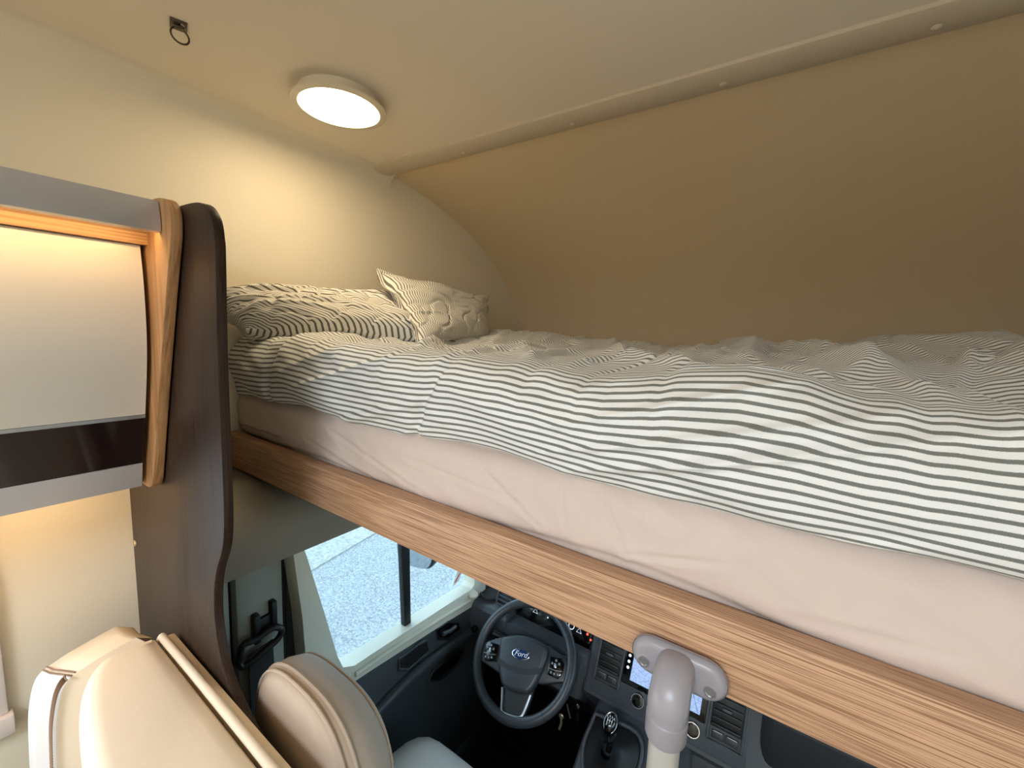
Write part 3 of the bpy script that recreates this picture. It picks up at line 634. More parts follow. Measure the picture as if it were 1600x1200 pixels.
b = MB(); b.lathe([(0.0035, 0.003), (0.0035, 0.0045), (0, 0.005)], frame((hc.x+0.010, hc.y+0.003, ZC), (0, 0, -1), (0, 1, 0)), 14); b.build('screw', 'silver', hook)

# ================================================================== LADDER
def loft(b, secs):
    t = bmesh.new(); R = [[t.verts.new(p) for p in s] for s in secs]; n = len(secs[0])
    for A, B in zip(R, R[1:]):
        for i in range(n): t.faces.new((A[i], A[(i+1) % n], B[(i+1) % n], B[i]))
    t.faces.new(R[0][::-1]); t.faces.new(R[-1]); bmesh.ops.recalc_face_normals(t, faces=t.faces); b._add(t)
lad = thing('ladder', (0.1, 0.45, -1.55), 'bunk ladder with aluminium tube and grey plastic top hooked to bed rail', 'ladder')
def ladder_side(x, which):
    br = thing('ladder_bracket', (x, 0.49, -0.40), which, 'bracket')
    b = MB(); o = []
    for cx, a0, a1 in ((0.030, -90, 90), (-0.030, 90, 270)):
        o += [(x+cx+0.024*math.cos(math.radians(a)), 0.5, -0.383+0.024*math.sin(math.radians(a))) for a in range(a0, a1+1, 15)]
    b.prism(o, (0, -0.018, 0), 0.011, 5); b.build('bracket_plate', 'grey_plastic', br, smooth=60)
    for cx in (-0.037, 0.037):
        b = MB(); b.lathe([(0.0064, 0), (0.0064, 0.0018), (0.0045, 0.0018), (0.0045, 0.0006), (0, 0.0006)], frame((x+cx, 0.482, -0.390), (0, -1, 0)), 18); b.build('screw', 'silver', br)
    # hooded elbow: leaves the bracket level and turns down, rounded-square in section
    pth = cr([(0.493, -0.384, 0.020), (0.482, -0.381, 0.0205), (0.470, -0.383, 0.021), (0.460, -0.392, 0.0215), (0.455, -0.402, 0.022), (0.454, -0.412, 0.0215), (0.454, -0.422, 0.021)], 5); secs = []
    for i in range(len(pth)):
        d = pth[min(i+1, len(pth)-1)]-pth[max(i-1, 0)]; dy, dz = d[0], d[1]; L = math.hypot(dy, dz); ny, nz = -dz/L, dy/L; rr = pth[i][2]
        pw = 0.62+0.38*i/(len(pth)-1)
        secs.append([(x+rr*math.copysign(abs(math.cos(a))**pw, math.cos(a)), pth[i][0]+ny*rr*0.98*math.copysign(abs(math.sin(a))**pw, math.sin(a)), pth[i][1]+nz*rr*0.98*math.copysign(abs(math.sin(a))**pw, math.sin(a))) for a in np.linspace(0, 2*math.pi, 32, endpoint=False)])
    b = MB(); loft(b, secs); b.build('elbow', 'grey_plastic', lad, smooth=50)
    b = MB(); b.lathe([(0.0205, 0), (0.0222, 0.002), (0.0222, 0.024), (0.0205, 0.028), (0.016, 0.028)], frame((x, 0.454, -0.416), (0, 0, -1), (0, 1, 0)), 36); b.build('collar', 'grey_plastic', lad)
    b = MB(); b.tube([(x, 0.454, -0.435), (x, 0.454, -1.535)], 0.0168, 28); b.build('side_tube', 'alu_tube', lad)
    b = MB(); b.lathe([(0.02, 0), (0.02, 0.03), (0.015, 0.035)], frame((x, 0.455, -1.5499), (0, 0, 1), (0, 1, 0)), 24); b.build('foot', 'grey_plastic', lad)
ladder_side(-0.080, 'grey two-screw plastic bracket on the oak bed rail beside the screen')
ladder_side(0.27, 'second grey ladder bracket further along the oak bed rail')
for z in (-0.72, -0.97, -1.22, -1.45):
    b = MB(); b.box(-0.08, 0.27, 0.432, 0.478, z-0.010, z+0.010, 0.006); b.build('rung', 'alu_tube', lad)

# ================================================================== DINETTE BENCH CUSHIONS
def soft_box(b, x0, x1, y0, y1, z0, z1, bev, M=None, crown=0.0):
    t = bmesh.new(); bmesh.ops.create_cube(t, size=1)
    bmesh.ops.subdivide_edges(t, edges=list(t.edges), cuts=7, use_grid_fill=True)
    for v in t.verts:
        q = v.co*2; p = 5.0
        L = (abs(q.x)**p+abs(q.y)**p+abs(q.z)**p)**(1/p); m = max(abs(q.x), abs(q.y), abs(q.z))
        q = q*(m/L)*(1.0+0.0) if L > 0 else q
        cr_ = crown*(1-q.x**2)*(1-q.y**2)
        v.co = Vector(((x0+x1)/2+q.x*(x1-x0)/2, (y0+y1)/2+q.y*(y1-y0)/2, (z0+z1)/2+q.z*(z1-z0)/2+(cr_ if q.z > 0 else 0)))
    if M is not None: bmesh.ops.transform(t, matrix=M, verts=t.verts)
    b._add(t)
MB = MBK
bench = thing('bench_cushion', (-0.72, 0.16, -1.2), 'cream leather bench backrest cushion against the dark partition', 'cushion')
top = []
# pad: outline in the horizontal plane, tall body, soft top edge
pad = cr([(-0.955, 0.238), (-0.962, 0.20), (-0.955, 0.155), (-0.90, 0.125), (-0.80, 0.105), (-0.65, 0.09), (-0.50, 0.085), (-0.44, 0.10), (-0.425, 0.16), (-0.43, 0.238)], 5)
b = MB(); b.prism([(x, y, -1.15) for x, y in pad], (0, 0, 0.555), 0.028, 6); b.build('pad', 'leather', bench, smooth=60)
b = MB(); b.tube([(-0.952, 0.243, -0.612), (-0.945, 0.243, -0.603), (-0.80, 0.243, -0.600), (-0.60, 0.243, -0.600), (-0.45, 0.243, -0.602), (-0.432, 0.243, -0.62), (-0.43, 0.243, -0.9)], 0.0068, 12); b.build('piping', 'leather', bench, smooth=60)
b = MB(); b.box(-0.95, -0.43, 0.243, 0.264, -1.15, -0.607, 0.006); b.build('back_panel', 'leather', bench)
bol = thing('bolster_cushion', (-1.07, 0.1, -1.2), 'white and beige bolster cushion with brown cross stitching by the wall', 'cushion')
b = MB()
wing = cr([(-0.985, 0.225), (-0.975, 0.19), (-0.985, 0.14), (-1.00, 0.118)], 5)
inner_top = [(-0.985, 0.215, -0.607), (-0.985, 0.18, -0.612), (-0.988, 0.145, -0.622), (-0.992, 0.120, -0.640), (-0.995, 0.108, -0.690), (-0.997, 0.103, -0.76), (-1.0, 0.10, -0.88), (-1.0, 0.10, -1.15)]
IT = cr(inner_top, 5)
# beige flank (facing the room) between the pad and the stitch line, white face beyond it
def strip_solid(b, C1, C2, th):
    P = [tuple(p) for p in C1]+[tuple(p) for p in C2[::-1]]
    n = len(C1); t = bmesh.new(); A = [t.verts.new(p) for p in C1]; B = [t.verts.new(p) for p in C2]
    A2 = [t.verts.new(Vector(p)+Vector(th)) for p in C1]; B2 = [t.verts.new(Vector(p)+Vector(th)) for p in C2]
    for i in range(n-1):
        for q in ((A[i], A[i+1], B[i+1], B[i]), (A2[i], B2[i], B2[i+1], A2[i+1]), (A[i], A2[i], A2[i+1], A[i+1]), (B[i], B[i+1], B2[i+1], B2[i])): t.faces.new(q)
    t.faces.new((A[0], B[0], B2[0], A2[0])); t.faces.new((A[-1], A2[-1], B2[-1], B[-1]))
    bmesh.ops.recalc_face_normals(t, faces=t.faces); b._add(t)
flank_in = np.array([(-0.966, min(0.235, y+0.05), z-0.02) for x, y, z in IT])
strip_solid(b, IT, flank_in, (-0.03, 0.005, -0.03)); b.build('flank', 'leather', bol, smooth=50)
face_out = np.array([(x-0.075, y-0.012-0.012*min(1, i/8), z-0.004-0.006*min(1, i/10)) for i, (x, y, z) in enumerate(IT)])
mid = (IT+face_out)/2+np.array([0.004, -0.008, 0.006])
for nm, a, e, m_ in (('face_top', 0, 14, 'leather'), ('face', 13, len(IT), 'leather_white')):
    b = MB(); strip_solid(b, IT[a:e], mid[a:e], (-0.02, 0.03, -0.03)); strip_solid(b, mid[a:e], face_out[a:e], (-0.02, 0.03, -0.03)); b.build(nm, m_, bol, smooth=60)
b = MB(); IT2 = cr(inner_top, 16); A0 = 42
for sg in (1, -1):
    b.tube([(IT2[i][0]+0.006+sg*(0.0085 if i % 2 else -0.0085), IT2[i][1]-0.007, IT2[i][2]+0.007) for i in range(A0, len(IT2)-16)], 0.0013, 6)
q0, q1, q2 = IT[13]+np.array([0, 0, 0.002]), mid[13]+np.array([0, -0.001, 0.003]), face_out[13]
for off in (0.0, 0.008):
    b.tube([tuple(q+np.array([0, off*0.6, off*0.4])) for q in (q0, q1, q2)], 0.0014, 6)
b.build('stitching', 'thread_brown', bol)

MB = MB1
# ================================================================== DRIVER SEAT
seat = thing('driver_seat', (-0.62, 0.6, -1.75), 'driver seat in tan covers with rounded headrest beside the window', 'seat')
def hr_sec(y, cx, hw, zt, zb, rx=0.5):
    """rounded-top outline in X-Z"""
    o = []
    for a in np.linspace(0, math.pi, 25):
        c, s_ = math.cos(a), math.sin(a); o.append((cx+hw*math.copysign(abs(c)**0.75, c), y, zb+(zt-zb)*(0.42+0.58*abs(s_)**0.8)))
    o += [(cx-hw*0.97, y, zb+(zt-zb)*0.2), (cx-hw*0.8, y, zb), (cx+hw*0.8, y, zb), (cx+hw*0.97, y, zb+(zt-zb)*0.2)]
    return o
HC = -0.638
secs = [hr_sec(y, c, w, t, -0.93) for y, c, w, t in ((0.330, -0.650, 0.118, -0.650), (0.334, -0.652, 0.138, -0.631), (0.345, -0.655, 0.152, -0.622), (0.37, -0.660, 0.165, -0.628), (0.40, -0.670, 0.173, -0.644), (0.44, -0.690, 0.168, -0.674), (0.465, -0.70, 0.15, -0.702), (0.477, -0.705, 0.12, -0.734))]
b = MB(); loft(b, secs); b.build('headrest', 'seat_fabric', seat, smooth=60)
for yy, cc, hw, zt in ((0.345, -0.655, 0.153, -0.621), (0.362, -0.658, 0.1625, -0.624), (0.447, -0.693, 0.165, -0.680)):
    s0 = hr_sec(yy, cc, hw, zt, -0.93); b = MB(); b.tube(s0[0:25], 0.0032, 8); b.build('piping', 'seat_fabric', seat)
b = MB(); soft_box(b, -0.86, -0.36, 0.32, 0.46, -1.36, -0.94, 0.05); b.build('backrest', 'seat_fabric', seat, smooth=80)
b = MB(); soft_box(b, -0.89, -0.52, 0.40, 0.865, -1.42, -1.245, 0.05, crown=0.01); b.build('seat_cushion', 'leather_white', seat, smooth=80)  # tan cover coloured white: the daylight falling on it is in the colour
b = MB(); b.tube([(-0.70, 0.45, -1.2435), (-0.70, 0.70, -1.2405), (-0.70, 0.80, -1.2465), (-0.70, 0.846, -1.27)], 0.002, 6); b.build('seam', 'seat_fabric', seat)
b = MB(); b.box(-0.86, -0.54, 0.38, 0.82, -1.749, -1.42, 0.02); b.build('seat_base', 'black', seat)

# ================================================================== SEAT BELT
belt = thing('seat_belt', (-1.02, 0.46, -1.3), 'black seat belt with loop anchor hanging on the door pillar', 'seat belt')
c0 = atX(412, 968, -1.03)
b = MB(); b.box(-1.034, -1.012, c0.y-0.030, c0.y-0.014, c0.z-0.045, c0.z+0.030, 0.004); b.box(-1.034, -1.012, c0.y+0.012, c0.y+0.026, c0.z-0.030, c0.z+0.045, 0.004); b.box(-1.034, -1.020, c0.y-0.016, c0.y+0.014, c0.z-0.035, c0.z+0.012, 0.003); b.build('height_slider', 'black', belt)
c1 = atX(412, 1008, -1.0)
b = MB(); b.tube([tuple(p) for p in cr([(-1.015, c1.y-0.050, c1.z-0.022), (-1.01, c1.y-0.042, c1.z+0.02), (-1.008, c1.y-0.01, c1.z+0.02), (-1.006, c1.y+0.025, c1.z+0.028), (-1.004, c1.y+0.045, c1.z+0.012), (-1.004, c1.y+0.035, c1.z-0.008), (-1.006, c1.y, c1.z-0.022), (-1.012, c1.y-0.04, c1.z-0.036), (-1.015, c1.y-0.050, c1.z-0.022)], 5)][:-1], 0.008, 10, closed=True); b.build('loop', 'black', belt, smooth=60)
b = MB(); b.prism([(-1.012, c1.y-0.030, c1.z-0.015), (-1.012, c1.y+0.026, c1.z-0.005), (-1.005, c1.y+0.036, c1.z-0.7), (-1.005, c1.y-0.026, c1.z-0.7)], (0.003, 0, 0)); b.build('strap', 'belt', belt)

# ================================================================== DASHBOARD
dash = thing('dashboard', (-0.25, 1.45, -1.75), 'dark grey van dashboard below the bed rail', 'dashboard')
T25 = math.radians(25); SN = Vector((0, -math.cos(T25), math.sin(T25))); SU = Vector((0, math.sin(T25), math.cos(T25))); SP = Vector((0, 1.3, -1.1))
SM = Matrix(((1, SU.x, SN.x, SP.x), (0, SU.y, SN.y, SP.y), (0, SU.z, SN.z, SP.z), (0, 0, 0, 1)))
body = [(1.345, -0.985), (1.33, -1.03), (1.245, -1.215), (1.27, -1.26), (1.36, -1.36), (1.42, -1.55), (2.14, -1.55), (2.14, -1.0)]
b = MB(); b.prism([(-0.50, y, z) for y, z in body], (1.10, 0, 0), 0.012, 3); b.build('dash_body', 'dash', dash)
body2 = [(1.50, -1.03), (1.43, -1.10), (1.36, -1.24), (1.33, -1.32), (1.38, -1.42), (1.5, -1.55), (2.14, -1.55), (2.14, -1.0)]
b = MB(); b.prism([(-1.05, y, z) for y, z in body2], (0.56, 0, 0), 0.015, 3); b.build('dash_body', 'dash_dark', dash)
# corner pod with cup holder
podp = [(1.265, -1.104), (1.25, -1.118), (1.245, -1.18), (1.262, -1.245), (1.30, -1.29), (1.5, -1.29), (1.5, -1.095)]
b = MB(); b.prism([(-1.045, y, z) for y, z in podp], (0.215, 0, 0), 0.012, 3); pod = b.build('corner_pod', 'dash', dash)
cup = frame((-0.965, 1.335, -1.0995), (0, 0, 1), (0, 1, 0))
b = MB(); b.lathe([(0.046, 0), (0.050, 0.006), (0.046, 0.010), (0.040, 0.006), (0.038, -0.01)], cup, 32); b.build('cup_ring', 'dash_dark', pod)
b = MB(); b.lathe([(0, 0.002), (0.041, 0.002), (0.041, 0.004), (0, 0.004)], cup, 32); b.build('cup_well_shade', 'black_gap', pod)  # flat disc, its black stands in for the shade of a deep well
b = MB(); b.lathe([(0.013, 0), (0.012, 0.014), (0.009, 0.016), (0, 0.016)], frame((-0.972, 1.243, -1.205), (0, -1, 0.1)), 20); b.build('mirror_knob', 'black_gloss', pod)
# light switch and panel behind the wheel, on the lower dash left
lowp = [(1.262, -1.125), (1.23, -1.25), (1.30, -1.33), (1.42, -1.33), (1.42, -1.12)]
b = MB(); b.prism([(-0.86, y, z) for y, z in lowp], (0.36, 0, 0), 0.02, 4); lowo = b.build('lower_panel', 'dash', dash)
SWM = frame((-0.86+0.06, 1.236, -1.205), (0, -1, 0.25))
b = MB(); b.lathe([(0.024, 0), (0.024, 0.006), (0.020, 0.008), (0.018, 0.008), (0.016, 0.018), (0, 0.019)], frame((-0.835, 1.232, -1.195), (0, -1, 0.25)), 24); b.build('light_dial', 'black_gloss', dash)
b = MB(); b.lathe([(0.0245, 0.0), (0.0255, 0.008), (0.022, 0.0085)], frame((-0.835, 1.232, -1.195), (0, -1, 0.25)), 24); b.build('dial_ring', 'silver', dash)
b = MB(); b.box(-0.802, -0.775, 1.225, 1.245, -1.225, -1.165, 0.004); b.build('dimmer_panel', 'black_gloss', dash)
# side air vent beside the instrument hood
VM = frame((-0.875, 1.325, -1.075), (0, -0.9, 0.45))
b = MB(); b.box(-0.045, 0.045, -0.045, 0.045, -0.02, 0.0, 0.006, M=VM); vo = b.build('air_vent', 'black', dash)
for k in range(5):
    b = MB(); b.box(-0.038, 0.038, -0.036+k*0.016, -0.030+k*0.016, 0.0, 0.008, 0.001, M=VM); b.build('vent_slat', 'dash', vo)
b = MB(); b.tube([VM @ Vector((0.045*math.copysign(abs(math.cos(a))**0.4, math.cos(a)), 0.045*math.copysign(abs(math.sin(a))**0.4, math.sin(a)), 0.002)) for a in np.linspace(0, 2*math.pi, 32, endpoint=False)], 0.005, 8, closed=True); b.build('vent_surround', 'dash', vo, smooth=60)
# instrument hood and cluster
b = MB(); b.prism([(-0.87, 1.385, -1.215), (-0.87, 1.345, -1.13), (-0.82, 1.33, -1.045), (-0.78, 1.33, -1.005), (-0.52, 1.33, -1.005), (-0.50, 1.33, -1.06), (-0.50, 1.385, -1.215)], (0, 0.16, 0.015), 0.006); b.build('cluster_housing', 'dash_dark', dash)
CM = frame((-0.68, 1.345, -1.10), (0, -0.88, 0.42))
b = MB(); b.box(-0.16, 0.165, -0.085, 0.10, 0.004, 0.012, 0.003, M=CM); clu = b.build('cluster_glass', 'black_gloss', dash)
def cl(px, py, n=0.0135):
    N = Vector((0, -0.88, 0.42)).normalized(); P0 = Vector((-0.68, 1.345, -1.10))+N*n; d = ray(px, py); return d*(P0.dot(N)/d.dot(N))
for px, py, r_, m_ in ((918, 991, 0.0042, 'tell_red'), (923, 1000, 0.0036, 'tell_red'), (929, 998, 0.004, 'tell_white'), (856, 965, 0.0025, 'tell_white'), (912, 980, 0.003, 'tell_red')):
    p = cl(px, py); b = MB(); b.lathe([(0, 0), (r_, 0), (r_, 0.001), (0, 0.001)], frame(p, (0, -0.88, 0.42)), 14); b.build('warning_light', m_, clu)
for px, py, k in ((837, 955, 3), (905, 986, 3), (893, 978, 12)):
    p = cl(px, py); FM = frame(p, (0, -0.88, 0.42)); b = MB(); r_ = 0.011
    b.tube([(r_*math.cos(a), r_*math.sin(a), 0.001) for a in [math.pi/2+2*math.pi*q/k for q in range(k)]], 0.0011, 6, closed=True, M=FM); b.build('warning_symbol', 'tell_white', clu)
# tray below the cluster
b = MB(); b.prism([(-0.73, 1.31, -1.165), (-0.73, 1.265, -1.185), (-0.73, 1.265, -1.20), (-0.73, 1.32, -1.20)], (0.17, 0, 0), 0.004); b.build('column_shelf', 'dash', dash)
b = MB(); b.box(-0.560, -0.495, 1.262, 1.30, -1.24, -1.10, 0.008); b.build('stack_flank', 'dash', dash)
# centre stack face parts, in the slanted plane (x, up)
def onstack(name, x0, x1, u0, u1, n0, n1, m, bev=0.003, par=dash):
    b = MB(); b.box(x0, x1, u0, u1, n0, n1, bev, M=SM); return b.build(name, m, par)
onstack('stack_face', -0.475, -0.005, -0.118, 0.10, -0.01, 0.004, 'dash', 0.02 if False else 0.006)
scr = onstack('screen_bezel', -0.376, -0.118, -0.046, 0.115, 0.002, 0.012, 'black_gloss', 0.004)
onstack('display', -0.349, -0.1345, -0.0285, 0.105, 0.0121, 0.0126, 'map_screen', 0.0, scr)
b = MB(); b.tube([(-0.165, 0.03, 0.0128), (-0.152, 0.0, 0.0128), (-0.140, -0.026, 0.0128)], 0.0006, 5, M=SM); b.build('route_line', 'black', scr)
for u in (0.058, 0.040, 0.022, 0.004):
    b = MB(); b.lathe([(0, 0.0121), (0.0045, 0.0121), (0.0045, 0.0126), (0, 0.0126)], SM @ Matrix.Translation((-0.362, u, 0)), 14); b.build('screen_icon', 'tell_white', scr)
for x0, x1 in ((-0.462, -0.386), (-0.104, -0.022)):
    v = onstack('air_vent', x0, x1, -0.040, 0.085, 0.003, 0.006, 'black', 0.002)
    for k in range(6): onstack('vent_slat', x0+0.004, x1-0.004, -0.033+k*0.0185, -0.029+k*0.0185, 0.006, 0.016, 'dash_dark', 0.001, v)
    onstack('vent_tab', (x0+x1)/2-0.014, (x0+x1)/2+0.010, 0.012, 0.020, 0.014, 0.021, 'dash', 0.002, v)
    b = MB(); b.tube([(x0-0.004, 0.086, 0.006), (x0-0.004, -0.075, 0.006), (x1+0.004, -0.075, 0.006), (x1+0.004, 0.086, 0.006)], 0.0045, 8, M=SM); b.build('vent_surround', 'dash', v)
    for q in (0, 1):
        xm = x0+(x1-x0)*(0.27+0.46*q); onstack('push_button', xm-0.017, xm+0.017, -0.068, -0.047, 0.004, 0.010, 'dash_dark', 0.002, v)
        onstack('button_mark', xm-0.012, xm+0.012, -0.0495, -0.0483, 0.0100, 0.0104, 'silver', 0.0, v)
for x, u in ((-0.3125, -0.073), (-0.147, -0.073)):
    KM = SM @ Matrix.Translation((x, u, 0.004))
    b = MB(); b.lathe([(0.0225, 0), (0.0225, 0.012), (0.0205, 0.016), (0.0185, 0.016), (0.0185, 0.010)], KM, 32); kn = b.build('dial_ring', 'chrome', dash)
    b = MB(); b.lathe([(0.019, 0), (0.0185, 0.014), (0.012, 0.0155), (0, 0.0145)], KM, 32); b.build('dial_face', 'black_gloss', kn)
# console with gear lever
con = [(1.25, -1.215), (1.12, -1.250), (1.03, -1.32), (0.97, -1.45), (0.96, -1.74), (1.5, -1.74), (1.5, -1.225)]
b = MB(); b.prism([(-0.44, y, z) for y, z in con], (0.30, 0, 0), 0.02, 4); b.build('console', 'dash', dash)
b = MB(); b.prism([(-0.15, 1.26, -1.24), (-0.15, 1.235, -1.30), (-0.15, 1.27, -1.40), (-0.15, 1.4, -1.40), (-0.15, 1.4, -1.24)], (0.6, 0, 0), 0.012, 3); low = b.build('storage_panel', 'dash', dash)
b = MB(); b.box(-0.12, -0.05, 1.231, 1.24, -1.285, -1.277, 0.001); b.build('slot', 'black_gap', low)
b = MB(); b.lathe([(0.016, 0), (0.016, 0.006), (0.012, 0.006), (0.012, 0.002), (0, 0.002)], frame((-0.02, 1.24, -1.295), (0, -1, 0.35)), 24); b.build('power_socket', 'black_gloss', low)
b = MB(); b.box(0.02, 0.54, 1.27, 1.6, -1.24, -1.0, 0.03, 4); b.build('glovebox', 'dash_dark', dash)

gear = thing('gear_lever', (-0.34, 1.1, -1.30), 'black gear lever with chrome-rimmed knob and shift pattern on console', 'gear lever')
GB = frame((-0.345, 1.125, -1.262), (0, -0.62, 0.78), (0, 0.78, 0.62))
b = MB(); 
rng = lambda s, h: [(-0.075*s, 0.075*s, h), (0.055*s, 0.085*s, h), (0.085*s, 0.02*s, h), (0.05*s, -0.085*s, h), (-0.04*s, -0.09*s, h), (-0.08*s, -0.02*s, h)]
b.tube([Vector(p) for p in cr(rng(1.0, 0.012)+[rng(1.0, 0.012)[0]], 5)[:-1]], 0.006, 8, closed=True, M=GB); b.build('boot_frame', 'dash', gear, smooth=60)
t = bmesh.new(); prevr = None
for s_, h in ((0.98, 0.010), (0.8, 0.02), (0.5, 0.030), (0.3, 0.05), (0.2, 0.07)):
    r_ = [t.verts.new(GB @ Vector(p)) for p in [tuple(q) for q in cr(rng(s_, h)+[rng(s_, h)[0]], 4)[:-1]]]
    if prevr:
        for i in range(len(r_)): t.faces.new((prevr[i], prevr[(i+1) % len(r_)], r_[(i+1) % len(r_)], r_[i]))
    prevr = r_
b = MB(); b._add(t); b.build('boot', 'black', gear, smooth=60)
kp = atY(955, 1132, 1.14); KN = Vector((-0.05, -0.62, 0.78)).normalized(); GK = frame(kp, KN, (0, 0.78, 0.62))
b = MB(); b.tube([tuple(Vector((-0.345, 1.125, -1.262))+Vector((0, -0.03, 0.04))), tuple(kp-KN*0.03)], 0.008, 12); b.build('shaft', 'black', gear)
b = MB(); b.ball((0, 0, 0), 0.021, 0.032, 0.026); 
for v in b.bm.verts: v.co = GK @ v.co
b.build('knob', 'black_gloss', gear, smooth=80)
b = MB(); b.tube([GK @ Vector((0.0185*math.cos(a), 0.0275*math.sin(a)+0.002, 0.0125)) for a in np.linspace(0, 2*math.pi, 32, endpoint=False)], 0.0016, 8, closed=True); b.build('knob_rim', 'chrome', gear, smooth=80)
b = MB(); b.lathe([(0.012, -0.020), (0.0145, -0.026), (0.012, -0.034)], GK @ Matrix.Translation((0, -0.012, 0)), 20); b.build('collar', 'chrome', gear)
pm = []
TM = GK @ Matrix.Translation((0, 0.004, 0.0258))
for s_, x, y in (('1', -0.010, 0.009), ('3', -0.003, 0.0105), ('5', 0.004, 0.0105), ('R', 0.011, 0.009), ('2', -0.007, -0.011), ('4', 0.0, -0.012), ('6', 0.007, -0.011)):
    link('shift_numeral', text_mesh(s_, 0.008, TM @ Matrix.Translation((x, y, -0.002)), 0.0012), 'white_print', gear, 0)
b = MB(); 
for x in (-0.007, 0.0, 0.007): b.tube([TM @ Vector((x, 0.006, 0.0)), TM @ Vector((x, -0.007, 0.0))], 0.0008, 6)
b.tube([TM @ Vector((-0.007, 0, 0.0)), TM @ Vector((0.009, 0, 0.0))], 0.0008, 6); b.build('shift_pattern', 'white_print', gear)

# ================================================================== STEERING WHEEL
sw = thing('steering_wheel', (-0.683, 1.155, -1.30), 'dark leather steering wheel with blue oval badge', 'steering wheel')
WN = Vector((0, -math.cos(math.radians(45)), math.sin(math.radians(45)))); ROT = math.radians(12.5)
WM = frame((-0.683, 1.155, -1.133), WN, (0, 0, 1), ROT)
b = MB(); b.tube([WM @ Vector((0.1755*math.cos(a), 0.1755*math.sin(a), 0.012)) for a in np.linspace(0, 2*math.pi, 96, endpoint=False)], 0.0165, 18, closed=True); b.build('rim', 'wheel_leather', sw, smooth=80)
for a in (62, 118, 150, 30, 232, 308):
    a = math.radians(a); rc = Vector((0.1755*math.cos(a), 0.1755*math.sin(a), 0.012)); rd = Vector((math.cos(a), math.sin(a), 0)); b = MB()
    b.tube([WM @ (rc+rd*0.0167*math.cos(q)+Vector((0, 0, 1))*0.0167*math.sin(q)) for q in np.linspace(0, 2*math.pi, 20, endpoint=False)], 0.0006, 5, closed=True); b.build('rim_seam', 'black', sw)
hub = cr([(-0.098, 0.034), (-0.085, 0.052), (-0.03, 0.066), (0.03, 0.066), (0.085, 0.052), (0.098, 0.034), (0.092, -0.01), (0.075, -0.062), (0.055, -0.094), (0.03, -0.104), (-0.03, -0.104), (-0.055, -0.094), (-0.075, -0.062), (-0.092, -0.01), (-0.098, 0.034)], 4)[:-1]
hub = hub*np.array([0.93, 0.95])
b = MB(); b.prism([(x, y, -0.005) for x, y in hub], (0, 0, 0.040), 0.012, 4, M=WM); b.build('airbag_cover', 'wheel_leather', sw, smooth=50)
b = MB(); cre = [(-0.084, -0.016), (-0.04, -0.030), (0, -0.033), (0.04, -0.030), (0.084, -0.016), (0.078, -0.036), (0.04, -0.046), (0, -0.048), (-0.04, -0.046), (-0.078, -0.036)]
b.prism([(x, y, 0.0340) for x, y in cre], (0, 0, 0.0014), M=WM); b.build('cover_crease', 'dash_dark', sw)
b = MB(); b.prism([(-0.165, 0.020, -0.012), (-0.09, 0.052, -0.012), (0.09, 0.052, -0.012), (0.165, 0.020, -0.012), (0.165, -0.036, -0.012), (0.08, -0.06, -0.012), (-0.08, -0.06, -0.012), (-0.165, -0.036, -0.012)], (0, 0, 0.024), 0.006, 3, M=WM); b.build('cross_spoke', 'wheel_leather', sw)
b = MB(); b.prism([(-0.06, -0.06, -0.010), (0.06, -0.06, -0.010), (0.055, -0.10, -0.010), (0.042, -0.168, -0.006), (-0.042, -0.168, -0.006), (-0.055, -0.10, -0.010)], (0, 0, 0.018), 0.005, 3, M=WM); b.build('lower_spoke', 'dash_dark', sw)
b = MB(); b.tube([WM @ Vector(p) for p in cr([(-0.052, -0.096, 0.014), (-0.044, -0.130, 0.014), (-0.036, -0.156, 0.016), (-0.02, -0.163, 0.018), (0.02, -0.163, 0.018), (0.036, -0.156, 0.016), (0.044, -0.130, 0.014), (0.052, -0.096, 0.014)], 4)], 0.0048, 10); b.build('v_trim', 'silver', sw, smooth=60)
for s_ in (-1, 1):
    pp = [(0.100, 0.022), (0.140, 0.024), (0.150, 0.010), (0.148, -0.020), (0.135, -0.036), (0.098, -0.030)]
    b = MB(); b.prism([(s_*x, y, 0.010) for x, y in pp], (0, 0, 0.012), 0.003, 2, M=WM); pd = b.build('button_pod', 'black_gloss', sw)
    b = MB(); b.tube([WM @ Vector((s_*x, y, 0.0225)) for x, y in ((0.100, -0.011), (0.125, -0.014), (0.148, -0.012))], 0.0015, 6); b.build('pod_line', 'silver', pd)
    for k, (x, y) in enumerate(((0.112, -0.022), (0.124, -0.024), (0.136, -0.024), (0.112, 0.004), (0.136, 0.006), (0.124, 0.014))):
        b = MB(); b.box(s_*x-0.0042, s_*x+0.0042, y-0.0045, y+0.0045, 0.022, 0.0245, 0.001, M=WM); b.build('button', 'dash', pd)
        b = MB(); b.box(s_*x-0.0016, s_*x+0.0016, y-0.0010, y+0.0010, 0.0246, 0.0249, 0.0, M=WM); b.build('button_mark', 'white_print', pd)
    b = MB(); b.box(s_*0.124-0.004, s_*0.124+0.004, -0.008, 0.006, 0.022, 0.027, 0.0015, M=WM); b.build('rocker', 'silver', pd)
EL = lambda rx, ry, z: [(rx*math.cos(a), ry*math.sin(a)+0.006, z) for a in np.linspace(0, 2*math.pi, 40, endpoint=False)]
b = MB(); b.prism(EL(0.0335, 0.0165, 0.0345), (0, 0, 0.0030), 0.001, 2, M=WM); bad = b.build('badge', 'chrome', sw)
b = MB(); b.prism(EL(0.0305, 0.0138, 0.0372), (0, 0, 0.0010), M=WM); b.build('badge_field', 'emblem_blue', bad)
link('badge_lettering', text_mesh('Ford', 0.0225, WM @ Matrix.Translation((0, 0.0065, 0.0384)), 0.0003, 0.35, 1.12), 'white_print', bad, 0)
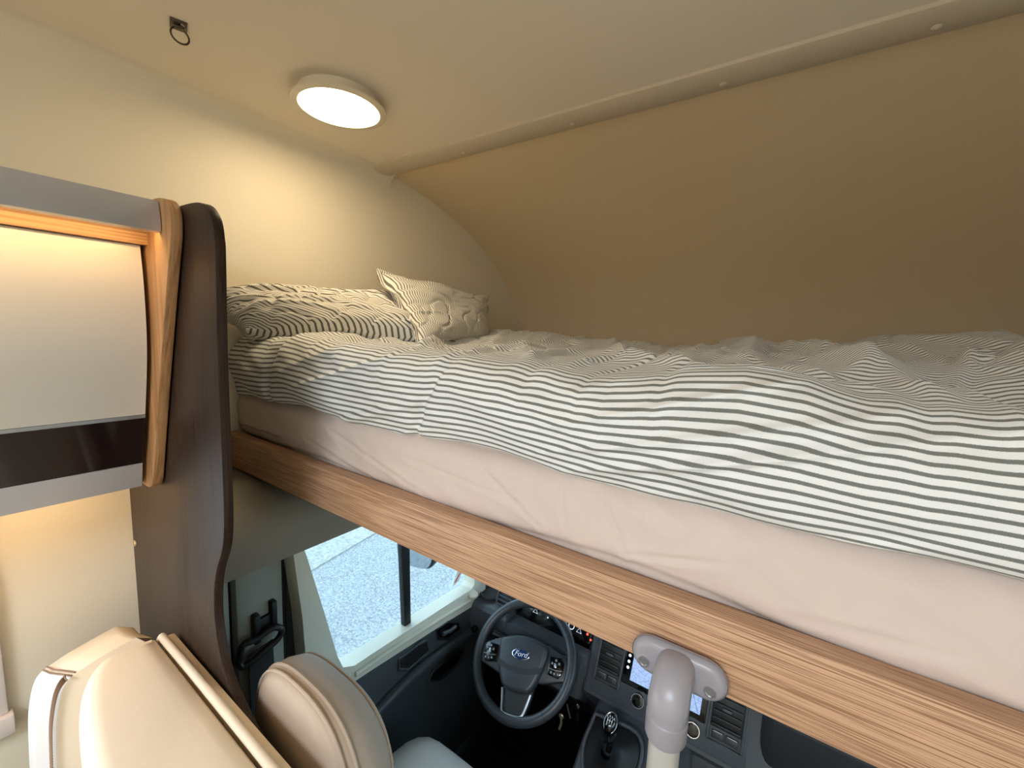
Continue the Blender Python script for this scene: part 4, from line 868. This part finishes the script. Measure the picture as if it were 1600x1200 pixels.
b = MB(); b.tube([WM @ Vector((0, 0, -0.01)), WM @ Vector((0, -0.01, -0.13))], 0.045, 24); b.build('column', 'dash_dark', sw)
b = MB(); b.tube([WM @ Vector((-0.04, 0.03, -0.045)), WM @ Vector((-0.12, 0.055, -0.04)), WM @ Vector((-0.155, 0.06, -0.03))], [0.009, 0.010, 0.012], 12); b.build('stalk', 'black', sw)
b = MB(); b.tube([WM @ Vector((0.04, 0.03, -0.045)), WM @ Vector((0.12, 0.035, -0.04)), WM @ Vector((0.165, 0.03, -0.03))], [0.009, 0.010, 0.012], 12); b.build('stalk', 'black', sw)

key = thing('key_ring', (-0.55, 1.2, -1.37), 'brass keys and black fob hanging below the steering wheel', 'keys')
k0 = atY(877, 1119, 1.2); k1 = atY(874, 1139, 1.2)
b = MB(); b.tube([k0, (k0+k1)/2+Vector((0.004, 0, 0)), k1], 0.0045, 8); b.ball(tuple(k0), 0.010, 0.004, 0.009); b.build('key', 'brass_key', key, smooth=60)
k2 = atY(886, 1100, 1.2); k3 = atY(891, 1122, 1.2)
b = MB(); b.tube([k2, k3], 0.0022, 8); b.build('key', 'silver', key)
k4 = atY(900, 1115, 1.21); b = MB(); b.ball(tuple(k4), 0.022, 0.010, 0.042); b.build('fob', 'black_gloss', key, smooth=80)

# ================================================================== DOOR MIRROR
mir = thing('door_mirror', (-1.30, 1.36, -1.15), 'door mirror outside the driver window with pale glass', 'mirror')
MF = frame((-1.50, 1.40, -1.04), (0.25, -1, 0.0))
mo = [(0.105*math.copysign(abs(math.cos(a))**0.5, math.cos(a)), 0.165*math.copysign(abs(math.sin(a))**0.5, math.sin(a))) for a in np.linspace(0, 2*math.pi, 36, endpoint=False)]
b = MB(); b.prism([(x*1.1, y*1.06, -0.09) for x, y in mo], (0, 0, 0.088), 0.02, 4, M=MF); b.build('housing', 'dash', mir)
b = MB(); b.prism([(x, y, 0.0) for x, y in mo], (0, 0, 0.003), M=MF); b.build('mirror_pane', 'mirror_glass', mir)
b = MB(); b.tube([MF @ Vector((0.09, -0.10, -0.05)), Vector((-1.17, 1.42, -1.10)), Vector((-1.07, 1.42, -1.12))], [0.03, 0.028, 0.04], 14); b.build('arm', 'dash', mir)
